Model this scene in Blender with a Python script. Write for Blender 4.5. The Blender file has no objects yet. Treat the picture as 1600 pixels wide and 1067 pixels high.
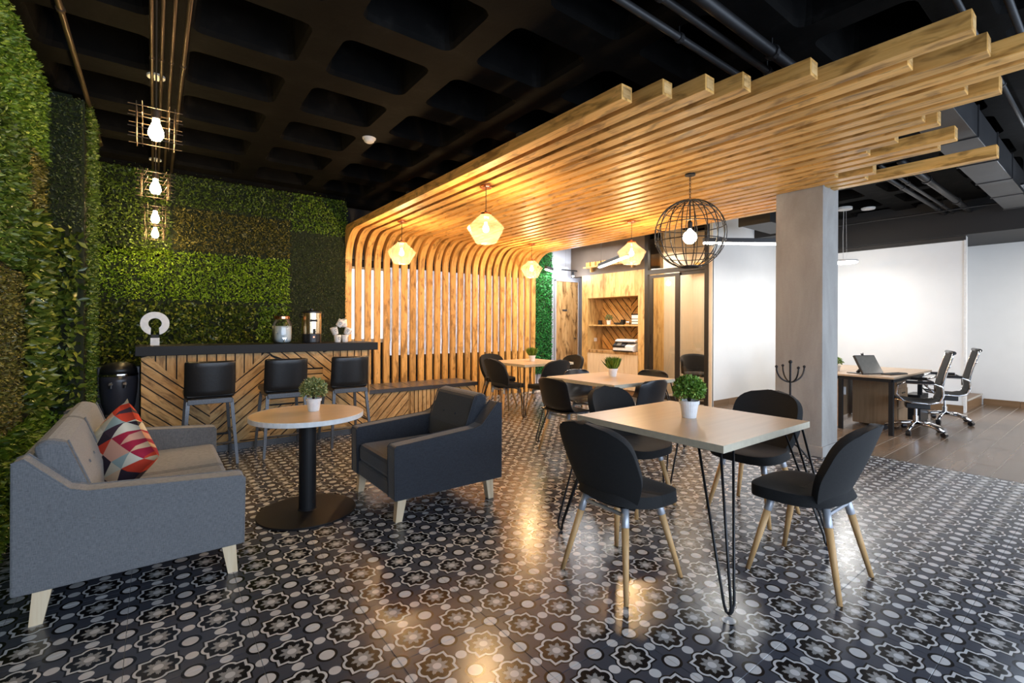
import bpy, math, random
import numpy as np
from mathutils import Vector, Matrix
random.seed(7)
RNG = np.random.default_rng(11)
PI = math.pi
SC = bpy.context.scene
COL = SC.collection

# ------------------------------------------------------------------ camera
YAW, ROLL, CAM = 0.9154, 0.0045, Vector((-.716, -1.6358, 1.2323))
FPX, CX, CY = 740.45, 810.2, 508.8
_F = Vector((math.cos(YAW), math.sin(YAW), 0)); _R = Vector((math.sin(YAW), -math.cos(YAW), 0)); _U = Vector((0, 0, 1))
cam_d = bpy.data.cameras.new('camera'); cam = bpy.data.objects.new('camera', cam_d); COL.objects.link(cam)
_r2 = _R*math.cos(ROLL)+_U*math.sin(ROLL); _u2 = _U*math.cos(ROLL)-_R*math.sin(ROLL)
cam.matrix_world = Matrix(((_r2.x, _u2.x, -_F.x, CAM.x), (_r2.y, _u2.y, -_F.y, CAM.y), (_r2.z, _u2.z, -_F.z, CAM.z), (0, 0, 0, 1)))
cam_d.sensor_width = 36; cam_d.lens = FPX/1600*36
cam_d.shift_x = -(CX-800)/1600; cam_d.shift_y = (CY-533.5)/1600
cam_d.clip_start = .05
SC.camera = cam

# ------------------------------------------------------------------ world, large lights, exposure
SC.view_settings.view_transform = 'Standard'; SC.view_settings.look = 'None'
SC.view_settings.gamma = 1; SC.view_settings.use_curve_mapping = False
SC.view_settings.exposure = 0.85
W = bpy.data.worlds.new('world'); SC.world = W; W.use_nodes = True
W.node_tree.nodes['Background'].inputs[0].default_value = (.55, .68, 1, 1)
W.node_tree.nodes['Background'].inputs[1].default_value = .035

def area_light(name, loc, target, sx, sy, power, color):
    d = bpy.data.lights.new(name, 'AREA'); d.shape = 'RECTANGLE'; d.size = sx; d.size_y = sy; d.energy = power; d.color = color
    o = bpy.data.objects.new(name, d); COL.objects.link(o); o.location = loc
    o.rotation_euler = (Vector(target)-Vector(loc)).to_track_quat('-Z', 'Y').to_euler(); return o
def point_light(name, loc, power, color, r=.03):
    d = bpy.data.lights.new(name, 'POINT'); d.energy = power; d.color = color; d.shadow_soft_size = r
    o = bpy.data.objects.new(name, d); COL.objects.link(o); o.location = loc; return o
WARM = (1, .70, .38); COOL = (.80, .90, 1)
# added cool area light for assumed daylight from behind the camera; no window built
area_light('assumed_daylight', (2.2, -4.2, 1.55), (2.2, 0, 1.0), 8.5, 2.4, 215, (.68, .81, 1))
area_light('office_fill_light', (7.0, 1.0, 2.20), (7.0, 1.0, 0), 1.6, .9, 11.5, (1, .98, .94))  # added fill above the desk area, belongs to no fixture
area_light('office_fill_light', (8.6, -2.2, 2.25), (8.8, -1.8, 0), 1.4, .5, 40, (1, .95, .88))  # added to brighten the far right wall, no lamp hangs here
area_light('corridor_fill_light', (5.55, 4.6, 2.75), (5.55, 4.7, 0), .5, 1.0, 14, (.92, .96, 1))  # added fill for the corridor end, not tied to a fixture
area_light('glazed_room_fill_light', (6.8, 2.95, 2.6), (7.0, 3.0, 0), .8, .8, 22, (1, .92, .82))  # added fill behind the glass door, without a fixture

# ------------------------------------------------------------------ material helpers
class NT:
    def __init__(s, name):
        s.m = bpy.data.materials.new(name); s.m.use_nodes = True; s.t = s.m.node_tree; s.n = s.t.nodes; s.l = s.t.links
        s.b = s.n['Principled BSDF']
    def new(s, typ, **kw):
        n = s.n.new(typ)
        for k, v in kw.items(): setattr(n, k, v)
        return n
    def put(s, sock, val):
        if isinstance(val, bpy.types.NodeSocket): s.l.new(val, sock)
        else: sock.default_value = val
    def M(s, op, a, b=None, c=None):
        n = s.new('ShaderNodeMath', operation=op); s.put(n.inputs[0], a)
        if b is not None: s.put(n.inputs[1], b)
        if c is not None: s.put(n.inputs[2], c)
        return n.outputs[0]
    def coord(s, which='Object'): return s.new('ShaderNodeTexCoord').outputs[which]
    def mapping(s, vec, scale=(1, 1, 1), rot=(0, 0, 0), loc=None):
        n = s.new('ShaderNodeMapping'); s.l.new(vec, n.inputs['Vector']); n.inputs['Scale'].default_value = scale; n.inputs['Rotation'].default_value = rot
        if loc is not None: s.put(n.inputs['Location'], loc)
        return n.outputs[0]
    def noise(s, vec, scale, detail=4, rough=.55, dist=0, w=None):
        n = s.new('ShaderNodeTexNoise'); s.l.new(vec, n.inputs['Vector'])
        if w is not None:
            n.noise_dimensions = '4D'; s.put(n.inputs['W'], w)
        n.inputs['Scale'].default_value = scale; n.inputs['Detail'].default_value = detail; n.inputs['Roughness'].default_value = rough; n.inputs['Distortion'].default_value = dist
        return n.outputs['Fac']
    def ramp(s, fac, stops, interp='LINEAR'):
        n = s.new('ShaderNodeValToRGB'); s.l.new(fac, n.inputs[0]); e = n.color_ramp.elements; n.color_ramp.interpolation = interp
        while len(e) > 1: e.remove(e[-1])
        e[0].position = stops[0][0]; e[0].color = (*stops[0][1], 1)
        for p, c in stops[1:]:
            k = e.new(p); k.color = (*c, 1)
        return n.outputs[0]
    def mix(s, fac, a, b, typ='MIX'):
        n = s.new('ShaderNodeMix', data_type='RGBA', blend_type=typ); s.put(n.inputs[0], fac)
        s.put(n.inputs[6], a if isinstance(a, bpy.types.NodeSocket) else (*a, 1)); s.put(n.inputs[7], b if isinstance(b, bpy.types.NodeSocket) else (*b, 1))
        return n.outputs[2]
    def rand(s): return s.new('ShaderNodeObjectInfo').outputs['Random']
    def bump(s, h, strength=.3, dist=.01):
        n = s.new('ShaderNodeBump'); n.inputs['Strength'].default_value = strength; n.inputs['Distance'].default_value = dist
        s.l.new(h, n.inputs['Height']); s.l.new(n.outputs[0], s.b.inputs['Normal'])
    def base(s, c): s.put(s.b.inputs['Base Color'], c if isinstance(c, bpy.types.NodeSocket) else (*c, 1))
    def rough(s, r): s.put(s.b.inputs['Roughness'], r)

def plain(name, c, rough=.5, metal=0, var=.10, scale=30, coat=0, bump=0):
    t = NT(name); n = t.noise(t.coord(), scale, 3)
    t.base(t.ramp(n, [(.25, tuple(x*(1-var) for x in c)), (.75, tuple(min(1, x*(1+var)) for x in c))]))
    t.rough(rough); t.b.inputs['Metallic'].default_value = metal
    if coat: t.b.inputs['Coat Weight'].default_value = coat
    if bump: t.bump(n, bump, .004)
    return t.m
def emit(name, c, strength):
    t = NT(name); t.base((0, 0, 0)); t.b.inputs['Emission Color'].default_value = (*c, 1); t.b.inputs['Emission Strength'].default_value = strength
    n = t.noise(t.coord(), 8, 2); t.base(t.ramp(n, [(.3, (.7, .7, .7)), (.7, (.8, .8, .8))])); return t.m
def wood(name, light, mid, dark, axis='X', use='Object', grain=18, blotch=.5, rough=.45, stretch=.09, bl_scale=3.0, var=.16):
    t = NT(name); co = t.coord(use); st = {'X': (stretch, 1, 1), 'Y': (1, stretch, 1), 'Z': (1, 1, stretch)}[axis]
    r = t.rand(); w = t.M('MULTIPLY', r, 37.0)
    v = t.mapping(co, st)
    g = t.noise(v, grain, 6, .6, .6, w)
    st2 = tuple(x if x == 1 else .35 for x in st)
    k = t.noise(t.mapping(co, st2), bl_scale*2.2, 3, .6, .8, w)
    c = t.ramp(g, [(.28, dark), (.46, mid), (.68, light)])
    kd = t.ramp(k, [(.51, (0, 0, 0)), (.66, (1, 1, 1))])
    c = t.mix(t.M('MULTIPLY', kd, blotch), c, tuple(x*.5 for x in dark), 'MIX')
    hv = t.M('ADD', t.M('MULTIPLY', r, var*2), 1-var)
    n = t.new('ShaderNodeMix', data_type='RGBA', blend_type='MULTIPLY'); n.inputs[0].default_value = 1
    t.l.new(c, n.inputs[6]); t.l.new(hv, n.inputs[7])
    t.base(n.outputs[2]); t.rough(rough); t.b.inputs['Specular IOR Level'].default_value = .32; t.bump(g, .10, .002); return t.m
def fabric(name, c, c2, scale=900):
    t = NT(name); co = t.coord()
    a = t.noise(t.mapping(co, (1, 1, .12)), 420, 2); b = t.noise(t.mapping(co, (.12, .12, 1)), 420, 2)
    n = t.M('MULTIPLY', t.M('ADD', a, b), .5); big = t.noise(co, 6, 2)
    t.base(t.mix(t.M('MULTIPLY', big, .35), t.ramp(n, [(.38, c), (.62, c2)]), tuple(x*.8 for x in c))); t.rough(.9)
    t.b.inputs['Sheen Weight'].default_value = .25; t.b.inputs['Sheen Roughness'].default_value = .5
    t.bump(n, .35, .003); return t.m

MAT = {}
MAT['slat'] = wood('slat_pine', (.80, .47, .155), (.67, .365, .10), (.36, .165, .035), 'X', 'UV', 42, .75, .46, .06, 5.0)
MAT['plank'] = wood('plank_pine', (.68, .45, .20), (.57, .34, .13), (.36, .18, .055), 'X', 'Object', 42, .7, .5, .08, 9)
MAT['ply'] = wood('plywood', (.74, .50, .22), (.60, .37, .13), (.36, .17, .045), 'Z', 'Object', 15, .7, .5, .14, 3.4, .03)
MAT['door_ply'] = wood('door_plywood', (.62, .40, .18), (.45, .26, .10), (.16, .07, .02), 'Z', 'Object', 16, .95, .5, .12, 4.5, .02)
MAT['leg_wood'] = wood('leg_beech', (.66, .42, .20), (.58, .35, .15), (.50, .28, .11), 'Z', 'Object', 40, 0, .4, .06, 2, .05)
MAT['pale_leg'] = wood('pale_pine_leg', (.80, .66, .46), (.74, .58, .38), (.64, .48, .28), 'Z', 'Object', 40, 0, .45, .06, 2, .05)
MAT['laminate'] = wood('beige_laminate', (.62, .47, .32), (.58, .435, .29), (.52, .38, .245), 'X', 'Object', 26, 0, .28, .05, 2, .02)
MAT['laminate_edge'] = plain('laminate_edge', (.52, .47, .36), .4)
MAT['desk_wood'] = wood('desk_laminate', (.50, .36, .24), (.44, .31, .20), (.36, .24, .15), 'X', 'Object', 24, 0, .35, .06, 2, .03)
MAT['desk_panel'] = wood('desk_panel_laminate', (.30, .20, .12), (.25, .16, .09), (.19, .12, .065), 'Z', 'Object', 24, 0, .4, .06, 2, .03)
MAT['blackmetal'] = plain('black_metal', (.012, .012, .014), .38, .3)
MAT['blackpaint'] = plain('black_paint', (.010, .010, .011), .6)
MAT['darkframe'] = plain('dark_bronze_frame', (.016, .014, .012), .4)
MAT['counter'] = plain('charcoal_counter', (.011, .011, .012), .5); MAT['counter'].node_tree.nodes['Principled BSDF'].inputs['Specular IOR Level'].default_value = .25
MAT['navy'] = plain('dark_navy_plastic', (.030, .032, .045), .28)
MAT['backing'] = plain('black_backing', (.008, .007, .007), .7)
MAT['leather'] = plain('black_leather', (.010, .010, .011), .34, 0, .2, 60, 0, .15)
MAT['blackfab'] = fabric('black_chair_fabric', (.0055, .0055, .006), (.011, .011, .011)); MAT['blackfab'].node_tree.nodes['Principled BSDF'].inputs['Sheen Weight'].default_value = .04
MAT['plastic'] = plain('black_plastic', (.012, .012, .014), .33)
MAT['stoolmetal'] = plain('grey_hammered_metal', (.10, .105, .115), .35, .6, .3, 120, 0, .3)
MAT['chrome'] = plain('chrome', (.80, .80, .82), .10, 1, .03)
MAT['ferrule'] = plain('grey_ferrule', (.42, .44, .48), .35, .4)
MAT['sofa'] = fabric('grey_sofa_fabric', (.110, .114, .122), (.205, .209, .215))
MAT['armchair'] = fabric('charcoal_armchair_fabric', (.016, .019, .026), (.036, .041, .052))
MAT['whitepot'] = plain('white_ceramic', (.80, .80, .80), .35)
MAT['whitepaint'] = plain('white_wall_paint', (.80, .80, .79), .7, 0, .02, 4)
MAT['whiteplastic'] = plain('white_plastic', (.75, .75, .74), .35)
MAT['greywall'] = plain('blue_grey_wall_paint', (.47, .49, .55), .7, 0, .03, 4)
MAT['tanwall'] = plain('tan_wall_paint', (.70, .60, .47), .7, 0, .03, 4)
MAT['brownpanel'] = plain('brown_upper_panel', (.14, .105, .08), .6, 0, .1, 5)
MAT['soil'] = plain('soil', (.03, .02, .012), .9)
MAT['copper'] = plain('copper', (.72, .33, .18), .22, 1, .08)
MAT['steel'] = plain('brushed_steel', (.80, .64, .42), .24, 1, .05)
MAT['pipe'] = plain('painted_black_pipe', (.008, .008, .009), .5, .0)
MAT['pipegrey'] = plain('grey_conduit', (.032, .032, .033), .45, .2)
MAT['brasspipe'] = plain('bronze_conduit', (.10, .07, .045), .4, .6)
MAT['duct'] = plain('galvanised_duct', (.045, .045, .047), .45, .5, .2, 5)
MAT['gold'] = plain('gold_line', (.34, .25, .15), .35, .6)
MAT['benchtop'] = plain('dark_stone', (.038, .031, .029), .26, 0, .25, 9)
MAT['woodskirt'] = wood('skirting_tile', (.26, .16, .09), (.21, .125, .065), (.15, .085, .04), 'X', 'Object', 12, 0, .35, .1, 2, .08)
MAT['concrete'] = None
MAT['grout'] = plain('pale_grout', (.50, .47, .42), .8)
MAT['darkgrout'] = plain('grey_grout', (.26, .26, .26), .8)
MAT['bulb'] = emit('lit_bulb', (1, .80, .50), 40)
MAT['bulb_hot'] = emit('lit_filament_bulb', (1, .70, .34), 60)
MAT['led'] = emit('lit_led_tube', (1, .97, .90), 9)
MAT['led_disc'] = emit('lit_led_disc', (1, .98, .94), 16)
MAT['spot'] = emit('lit_spot', (.75, .85, 1), 60)
MAT['redlight'] = emit('red_indicator', (1, .12, .04), 3)
MAT['screen'] = plain('switched_off_screen', (.16, .15, .13), .12)

def concrete():
    t = NT('raw_concrete'); co = t.coord(); a = t.noise(t.mapping(co, (1, 1, .35)), 2.2, 6, .6, .4); b = t.noise(co, 60, 4)
    c = t.ramp(a, [(.3, (.27, .255, .235)), (.5, (.38, .365, .34)), (.72, (.50, .485, .46))])
    t.base(t.mix(t.M('MULTIPLY', b, .25), c, (.16, .15, .14))); t.rough(.75); t.bump(b, .15, .004); return t.m
MAT['concrete'] = concrete()
def ceiling_mat():
    t = NT('black_painted_slab'); a = t.noise(t.coord(), 5, 6)
    t.base(t.ramp(a, [(.35, (.0022, .0022, .0022)), (.6, (.0045, .0043, .004)), (.75, (.012, .011, .010))])); t.rough(.8); t.bump(a, .4, .02); t.b.inputs['Specular IOR Level'].default_value = .08; return t.m
MAT['ceiling'] = ceiling_mat()
def plank_floor():
    t = NT('brown_wood_look_tile'); r = t.rand(); w = t.M('MULTIPLY', r, 31.0)
    g = t.noise(t.mapping(t.coord(), (.12, 1, 1)), 9, 6, .6, .8, w)
    c = t.ramp(g, [(.3, (.115, .078, .052)), (.5, (.175, .120, .082)), (.72, (.25, .18, .13))])
    n = t.mix(t.M('MULTIPLY', r, .5), c, (.10, .075, .055)); t.base(n); t.rough(.24); return t.m
MAT['plankfloor'] = plank_floor()
def leaf_mat(name, cols, rough=.45):
    t = NT(name); a = t.new('ShaderNodeAttribute'); a.attribute_name = 'tint'
    k = len(cols)-1
    t.base(t.ramp(a.outputs['Fac'], [(i/k, c) for i, c in enumerate(cols)])); t.rough(rough)
    t.b.inputs['Subsurface Weight'].default_value = 0
    return t.m
MAT['leaf_mid'] = leaf_mat('leaf_mid_green', [(.03, .055, .006), (.075, .13, .012), (.16, .23, .025)])
MAT['leaf_olive'] = leaf_mat('leaf_olive', [(.05, .05, .008), (.12, .11, .016), (.22, .19, .03)])
MAT['leaf_bright'] = leaf_mat('leaf_bright_green', [(.10, .19, .006), (.19, .33, .010), (.32, .47, .025)])
MAT['leaf_dark'] = leaf_mat('leaf_dark_green', [(.018, .035, .008), (.04, .065, .014), (.08, .11, .028)])
MAT['leaf_big'] = leaf_mat('leaf_glossy_big', [(.025, .05, .008), (.08, .12, .014), (.24, .26, .035)], .3)
MAT['leaf_emerald'] = leaf_mat('leaf_emerald', [(.01, .12, .02), (.02, .26, .05), (.06, .42, .10)])
MAT['leaf_grass'] = leaf_mat('leaf_grass', [(.05, .10, .007), (.12, .22, .014), (.25, .36, .035)])
MAT['leaf_box'] = leaf_mat('leaf_boxwood', [(.07, .17, .02), (.17, .32, .045), (.36, .50, .11)])
MAT['leaf_pale'] = leaf_mat('leaf_pale_sprig', [(.10, .14, .035), (.24, .28, .09), (.45, .45, .20)])
MAT['hedge_back'] = plain('dark_hedge_backing', (.008, .015, .004), .9)
def glass(name, tint=(1, 1, 1), alpha=.12, rough=.02):
    t = NT(name); tr = t.new('ShaderNodeBsdfTransparent'); tr.inputs[0].default_value = (*tint, 1)
    gl = t.new('ShaderNodeBsdfGlossy'); gl.inputs['Roughness'].default_value = rough
    fr = t.new('ShaderNodeFresnel'); fr.inputs[0].default_value = 1.45
    fac = t.M('ADD', fr.outputs[0], alpha*.4)
    mx = t.new('ShaderNodeMixShader'); t.l.new(fac, mx.inputs[0]); t.l.new(tr.outputs[0], mx.inputs[1]); t.l.new(gl.outputs[0], mx.inputs[2])
    t.l.new(mx.outputs[0], t.n['Material Output'].inputs[0]); return t.m
MAT['pane'] = glass('clear_pane', (.93, .90, .85), .05)
MAT['jarglass'] = glass('jar_glass', (.86, .92, .95), .15)
def amber_glass():
    t = NT('pressed_copper_glass'); tr = t.new('ShaderNodeBsdfTransparent'); tr.inputs[0].default_value = (.93, .84, .72, 1)
    tl = t.new('ShaderNodeBsdfTranslucent'); n = t.noise(t.mapping(t.coord(), (1, 1, 2.2)), 26, 4, .6, .6)
    t.l.new(t.ramp(n, [(.35, (.92, .62, .36)), (.65, (1, .88, .70))]), tl.inputs[0])
    gl = t.new('ShaderNodeBsdfGlossy'); gl.inputs['Roughness'].default_value = .15; gl.inputs[0].default_value = (1, .75, .55, 1)
    m1 = t.new('ShaderNodeMixShader'); t.l.new(t.M('ADD', t.M('MULTIPLY', n, .050), .014), m1.inputs[0]); t.l.new(tr.outputs[0], m1.inputs[1]); t.l.new(tl.outputs[0], m1.inputs[2])
    m2 = t.new('ShaderNodeMixShader'); m2.inputs[0].default_value = .06; t.l.new(m1.outputs[0], m2.inputs[1]); t.l.new(gl.outputs[0], m2.inputs[2])
    t.l.new(m2.outputs[0], t.n['Material Output'].inputs[0]); return t.m
MAT['amber'] = amber_glass()

def floor_tile_mat():
    t = NT('patterned_cement_tile'); M = t.M
    sx = t.new('ShaderNodeSeparateXYZ'); t.l.new(t.coord(), sx.inputs[0])
    def cell(s):       # medallions at .1 + .2k, outlined circles at .2k
        f = M('FRACT', M('ADD', M('DIVIDE', s, .2), 50.0)); return M('MULTIPLY', M('SUBTRACT', f, .5), .2)
    x, y = cell(sx.outputs[0]), cell(sx.outputs[1])
    ax, ay = M('ABSOLUTE', x), M('ABSOLUTE', y)
    hi, lo = M('MAXIMUM', ax, ay), M('MINIMUM', ax, ay)
    def hyp(a, b): return M('SQRT', M('ADD', M('MULTIPLY', a, a), M('MULTIPLY', b, b)))
    ss = lambda v, e: M('MINIMUM', M('MAXIMUM', M('DIVIDE', M('SUBTRACT', e, v), .0012), 0.0), 1.0)   # 1 where v<e
    d = M('MINIMUM', M('SUBTRACT', hi, .0635), M('SUBTRACT', hyp(M('SUBTRACT', hi, .042), lo), .0370))
    rr = hyp(x, y); th = M('ARCTAN2', y, x)
    arm = M('POWER', M('ABSOLUTE', M('COSINE', M('MULTIPLY', th, 4.0))), 1.8)
    jag = M('MULTIPLY', M('ABSOLUTE', M('COSINE', M('MULTIPLY', th, 20.0))), .0065)
    star = M('ADD', M('ADD', M('MULTIPLY', arm, .016), .0225), jag)
    dc = hyp(M('SUBTRACT', .1, ax), M('SUBTRACT', .1, ay))
    dov = hyp(M('SUBTRACT', .1, hi), lo)
    w = t.noise(t.coord(), 7, 4); cl = t.ramp(w, [(.3, (.50, .50, .505)), (.7, (.60, .60, .60))])
    grey = t.mix(ss(hi, .066), (.054, .060, .078), (.037, .041, .054)); black = (.006, .006, .007)
    c = t.mix(ss(d, .0), grey, black); c = t.mix(ss(d, -.0055), c, cl); c = t.mix(ss(d, -.0145), c, black)
    c = t.mix(ss(rr, star), c, (.27, .27, .265)); c = t.mix(ss(rr, .0165), c, cl)
    c = t.mix(ss(dc, .0385), c, black); c = t.mix(ss(dc, .028), c, cl); c = t.mix(ss(dov, .022), c, cl)
    t.base(c); t.rough(.23); t.b.inputs['IOR'].default_value = 1.5
    return t.m
MAT['tile'] = floor_tile_mat()
def pillow_mat():
    t = NT('harlequin_print_cotton'); M = t.M; sx = t.new('ShaderNodeSeparateXYZ'); t.l.new(t.mapping(t.coord(), (13, 1, 13), (0, .35, 0)), sx.inputs[0])
    u, v = sx.outputs[0], M('MULTIPLY', sx.outputs[2], .8)
    tri = M('GREATER_THAN', M('FRACT', M('ADD', u, 40.0)), M('FRACT', M('ADD', v, 40.0)))
    cb = t.new('ShaderNodeCombineXYZ'); t.l.new(M('FLOOR', u), cb.inputs[0]); t.l.new(M('FLOOR', v), cb.inputs[1]); t.l.new(tri, cb.inputs[2])
    wn = t.new('ShaderNodeTexWhiteNoise'); t.l.new(cb.outputs[0], wn.inputs[0])
    pal = [(.62, .58, .46), (.40, .012, .05), (.72, .70, .58), (.025, .015, .03), (.75, .72, .60), (.62, .05, .02), (.55, .40, .24), (.70, .38, .28), (.66, .62, .50), (.30, .40, .40), (.05, .025, .045), (.72, .50, .32)]
    t.base(t.ramp(wn.outputs['Value'], [(i/len(pal), c) for i, c in enumerate(pal)], 'CONSTANT')); t.rough(.85); return t.m
MAT['pillow'] = pillow_mat()
def window_glow(name, c1, c2, strength, sc):
    t = NT(name); n = t.noise(t.mapping(t.coord(), sc), 6, 5, .6, 1.2)
    t.base((.2, .2, .22)); t.l.new(t.ramp(n, [(.35, c1), (.7, c2)]), t.b.inputs['Emission Color']); t.b.inputs['Emission Strength'].default_value = strength
    t.rough(.3); return t.m
MAT['daypane'] = window_glow('daylit_pane', (.85, .92, 1), (1, 1, 1), 1.2, (1, 1, 1))
MAT['frost'] = window_glow('crinkled_translucent_sheet', (.16, .16, .19), (.85, .86, .95), .70, (9, 1, 1.2))

# ------------------------------------------------------------------ mesh helpers
class MB:
    def __init__(s): s.v = []; s.f = []; s.uv = {}
    def add(s, verts, faces):
        o = len(s.v); s.v += [tuple(p) for p in verts]; s.f += [tuple(i+o for i in f) for f in faces]; return s
    def box(s, x0, x1, y0, y1, z0, z1):
        return s.add([(x0,y0,z0),(x1,y0,z0),(x1,y1,z0),(x0,y1,z0),(x0,y0,z1),(x1,y0,z1),(x1,y1,z1),(x0,y1,z1)],
                     [(0,3,2,1),(4,5,6,7),(0,1,5,4),(1,2,6,5),(2,3,7,6),(3,0,4,7)])
    def prism(s, poly, axis, a, b):
        n = len(poly)
        f = {'X': lambda p, t: (t, p[0], p[1]), 'Y': lambda p, t: (p[0], t, p[1]), 'Z': lambda p, t: (p[0], p[1], t)}[axis]
        return s.add([f(p, a) for p in poly]+[f(p, b) for p in poly],
                     [tuple(range(n)), tuple(range(2*n-1, n-1, -1))]+[(i, i+n, (i+1) % n+n, (i+1) % n) for i in range(n)])
    def tube(s, pts, r, n=8, closed=False, caps=True):
        pts = [Vector(p) for p in pts]; m = len(pts); rs = r if isinstance(r, (list, tuple)) else [r]*m
        rings = []; prev = None
        for i, p in enumerate(pts):
            if closed: d = pts[(i+1) % m]-pts[i-1]
            else: d = pts[min(i+1, m-1)]-pts[max(i-1, 0)]
            d.normalize()
            a = prev-d*prev.dot(d) if prev is not None else (Vector((0, 0, 1)) if abs(d.z) < .9 else Vector((1, 0, 0))).cross(d)
            a.normalize(); prev = a; b = d.cross(a)
            rings.append([p+(a*math.cos(2*PI*k/n)+b*math.sin(2*PI*k/n))*rs[i] for k in range(n)])
        o = [q for rg in rings for q in rg]; f = []
        for i in range(m if closed else m-1):
            j = (i+1) % m
            for k in range(n): f.append((i*n+k, i*n+(k+1) % n, j*n+(k+1) % n, j*n+k))
        if caps and not closed: f += [tuple(range(n-1, -1, -1)), tuple((m-1)*n+k for k in range(n))]
        return s.add(o, f)
    def lathe(s, prof, n=24, c=(0, 0, 0), caps=True, arc=(0, 2*PI)):
        full = abs(arc[1]-arc[0]-2*PI) < 1e-6; k = n if full else n+1
        o = [(c[0]+r*math.cos(arc[0]+(arc[1]-arc[0])*j/n), c[1]+r*math.sin(arc[0]+(arc[1]-arc[0])*j/n), c[2]+z) for r, z in prof for j in range(k)]; f = []
        for i in range(len(prof)-1):
            for j in range(n):
                j2 = (j+1) % k if full else j+1
                f.append((i*k+j, i*k+j2, (i+1)*k+j2, (i+1)*k+j))
        if caps:
            if prof[0][0] > 1e-5: f.append(tuple(range(k-1, -1, -1)))
            if prof[-1][0] > 1e-5: f.append(tuple((len(prof)-1)*k+j for j in range(k)))
        return s.add(o, f)
    def grid(s, fn, nu, nv, wrap=False):
        o = [fn(i/nu, j/nv) for i in range(nu+1) for j in range(nv+1)]
        return s.add(o, [(i*(nv+1)+j, i*(nv+1)+j+1, (i+1)*(nv+1)+j+1, (i+1)*(nv+1)+j) for i in range(nu) for j in range(nv)])
    def mesh(s, name):
        m = bpy.data.meshes.new(name); m.from_pydata(s.v, [], s.f); m.update(); return m
def link(o, parent=None):
    COL.objects.link(o)
    if parent is not None: o.parent = parent
    return o
def obj(name, mb, mat, parent=None, bevel=0, smooth=False, solid=0, sub=0, loc=None, rot=None):
    me = mb if isinstance(mb, bpy.types.Mesh) else mb.mesh(name)
    if not me.materials: me.materials.append(MAT[mat] if isinstance(mat, str) else mat)
    if smooth:
        me.polygons.foreach_set('use_smooth', [True]*len(me.polygons)); me.update()
    o = link(bpy.data.objects.new(name, me), parent)
    if loc is not None: o.location = loc
    if rot is not None: o.rotation_euler = rot
    if solid:
        k = o.modifiers.new('solid', 'SOLIDIFY'); k.thickness = solid; k.offset = 0
    if bevel:
        k = o.modifiers.new('bevel', 'BEVEL'); k.width = bevel; k.segments = 2; k.limit_method = 'ANGLE'; k.angle_limit = .6
    if sub:
        k = o.modifiers.new('sub', 'SUBSURF'); k.levels = sub; k.render_levels = sub
    return o
def tag(o, label, cat=None, group=None, kind=None):
    if label: o['label'] = label
    if cat: o['category'] = cat
    if group: o['group'] = group
    if kind: o['kind'] = kind
    return o
def thing(name, label, cat, loc=(0, 0, 0), rz=0, group=None):
    o = link(bpy.data.objects.new(name, None)); o.location = loc; o.rotation_euler = (0, 0, rz); o.empty_display_size = .1
    return tag(o, label, cat, group)
def struct(name, mb, mat, label=None, **kw):
    o = obj(name, mb, mat, **kw); o['kind'] = 'structure'
    if label: o['label'] = label
    return o
def copy_tree(o, parent=None):
    c = o.copy(); link(c, parent)
    for ch in list(o.children): copy_tree(ch, c)
    return c
def dup(o, loc, rz, label, group=None):
    c = copy_tree(o); c.location = loc; c.rotation_euler = (0, 0, rz); c['label'] = label
    if group: c['group'] = group
    return c

def leaf_mesh(name, P, N, size, tilt, mat, up=(0, 0, 1), aspect=.42, grassy=False):
    """P (n,3) leaf bases, N (n,3) outward directions: one folded blade of four points each"""
    n = len(P); D = N*(1.0)+RNG.normal(0, tilt, (n, 3))+np.array(up)*RNG.uniform(-.5, .6, (n, 1))
    D /= np.linalg.norm(D, axis=1)[:, None]
    S = np.cross(D, N+RNG.normal(0, .5, (n, 3))); S /= np.linalg.norm(S, axis=1)[:, None]+1e-9
    B = np.cross(S, D); L = size*RNG.uniform(.65, 1.3, (n, 1)); w = L*aspect*.5
    v = np.empty((n, 4, 3)); v[:, 0] = P; v[:, 1] = P+D*L*.5+S*w+B*w*.35; v[:, 2] = P+D*L; v[:, 3] = P+D*L*.5-S*w+B*w*.35
    me = bpy.data.meshes.new(name); me.vertices.add(n*4); me.vertices.foreach_set('co', v.ravel())
    me.loops.add(n*6); me.polygons.add(n*2)
    idx = (np.array([0, 1, 2, 0, 2, 3])[None]+np.arange(n)[:, None]*4).ravel()
    me.loops.foreach_set('vertex_index', idx.astype(np.int32)); me.polygons.foreach_set('loop_start', np.arange(0, n*6, 3, dtype=np.int32))
    me.update(calc_edges=True); a = me.attributes.new('tint', 'FLOAT', 'POINT')
    a.data.foreach_set('value', np.repeat(RNG.uniform(0, 1, n)**1.2, 4).astype(np.float32)); me.materials.append(MAT[mat]); return me
def leaf_obj(name, parent, *a, **k):
    o = link(bpy.data.objects.new(name, leaf_mesh(name, *a, **k)), parent); o['kind'] = 'stuff'; return o

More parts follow.
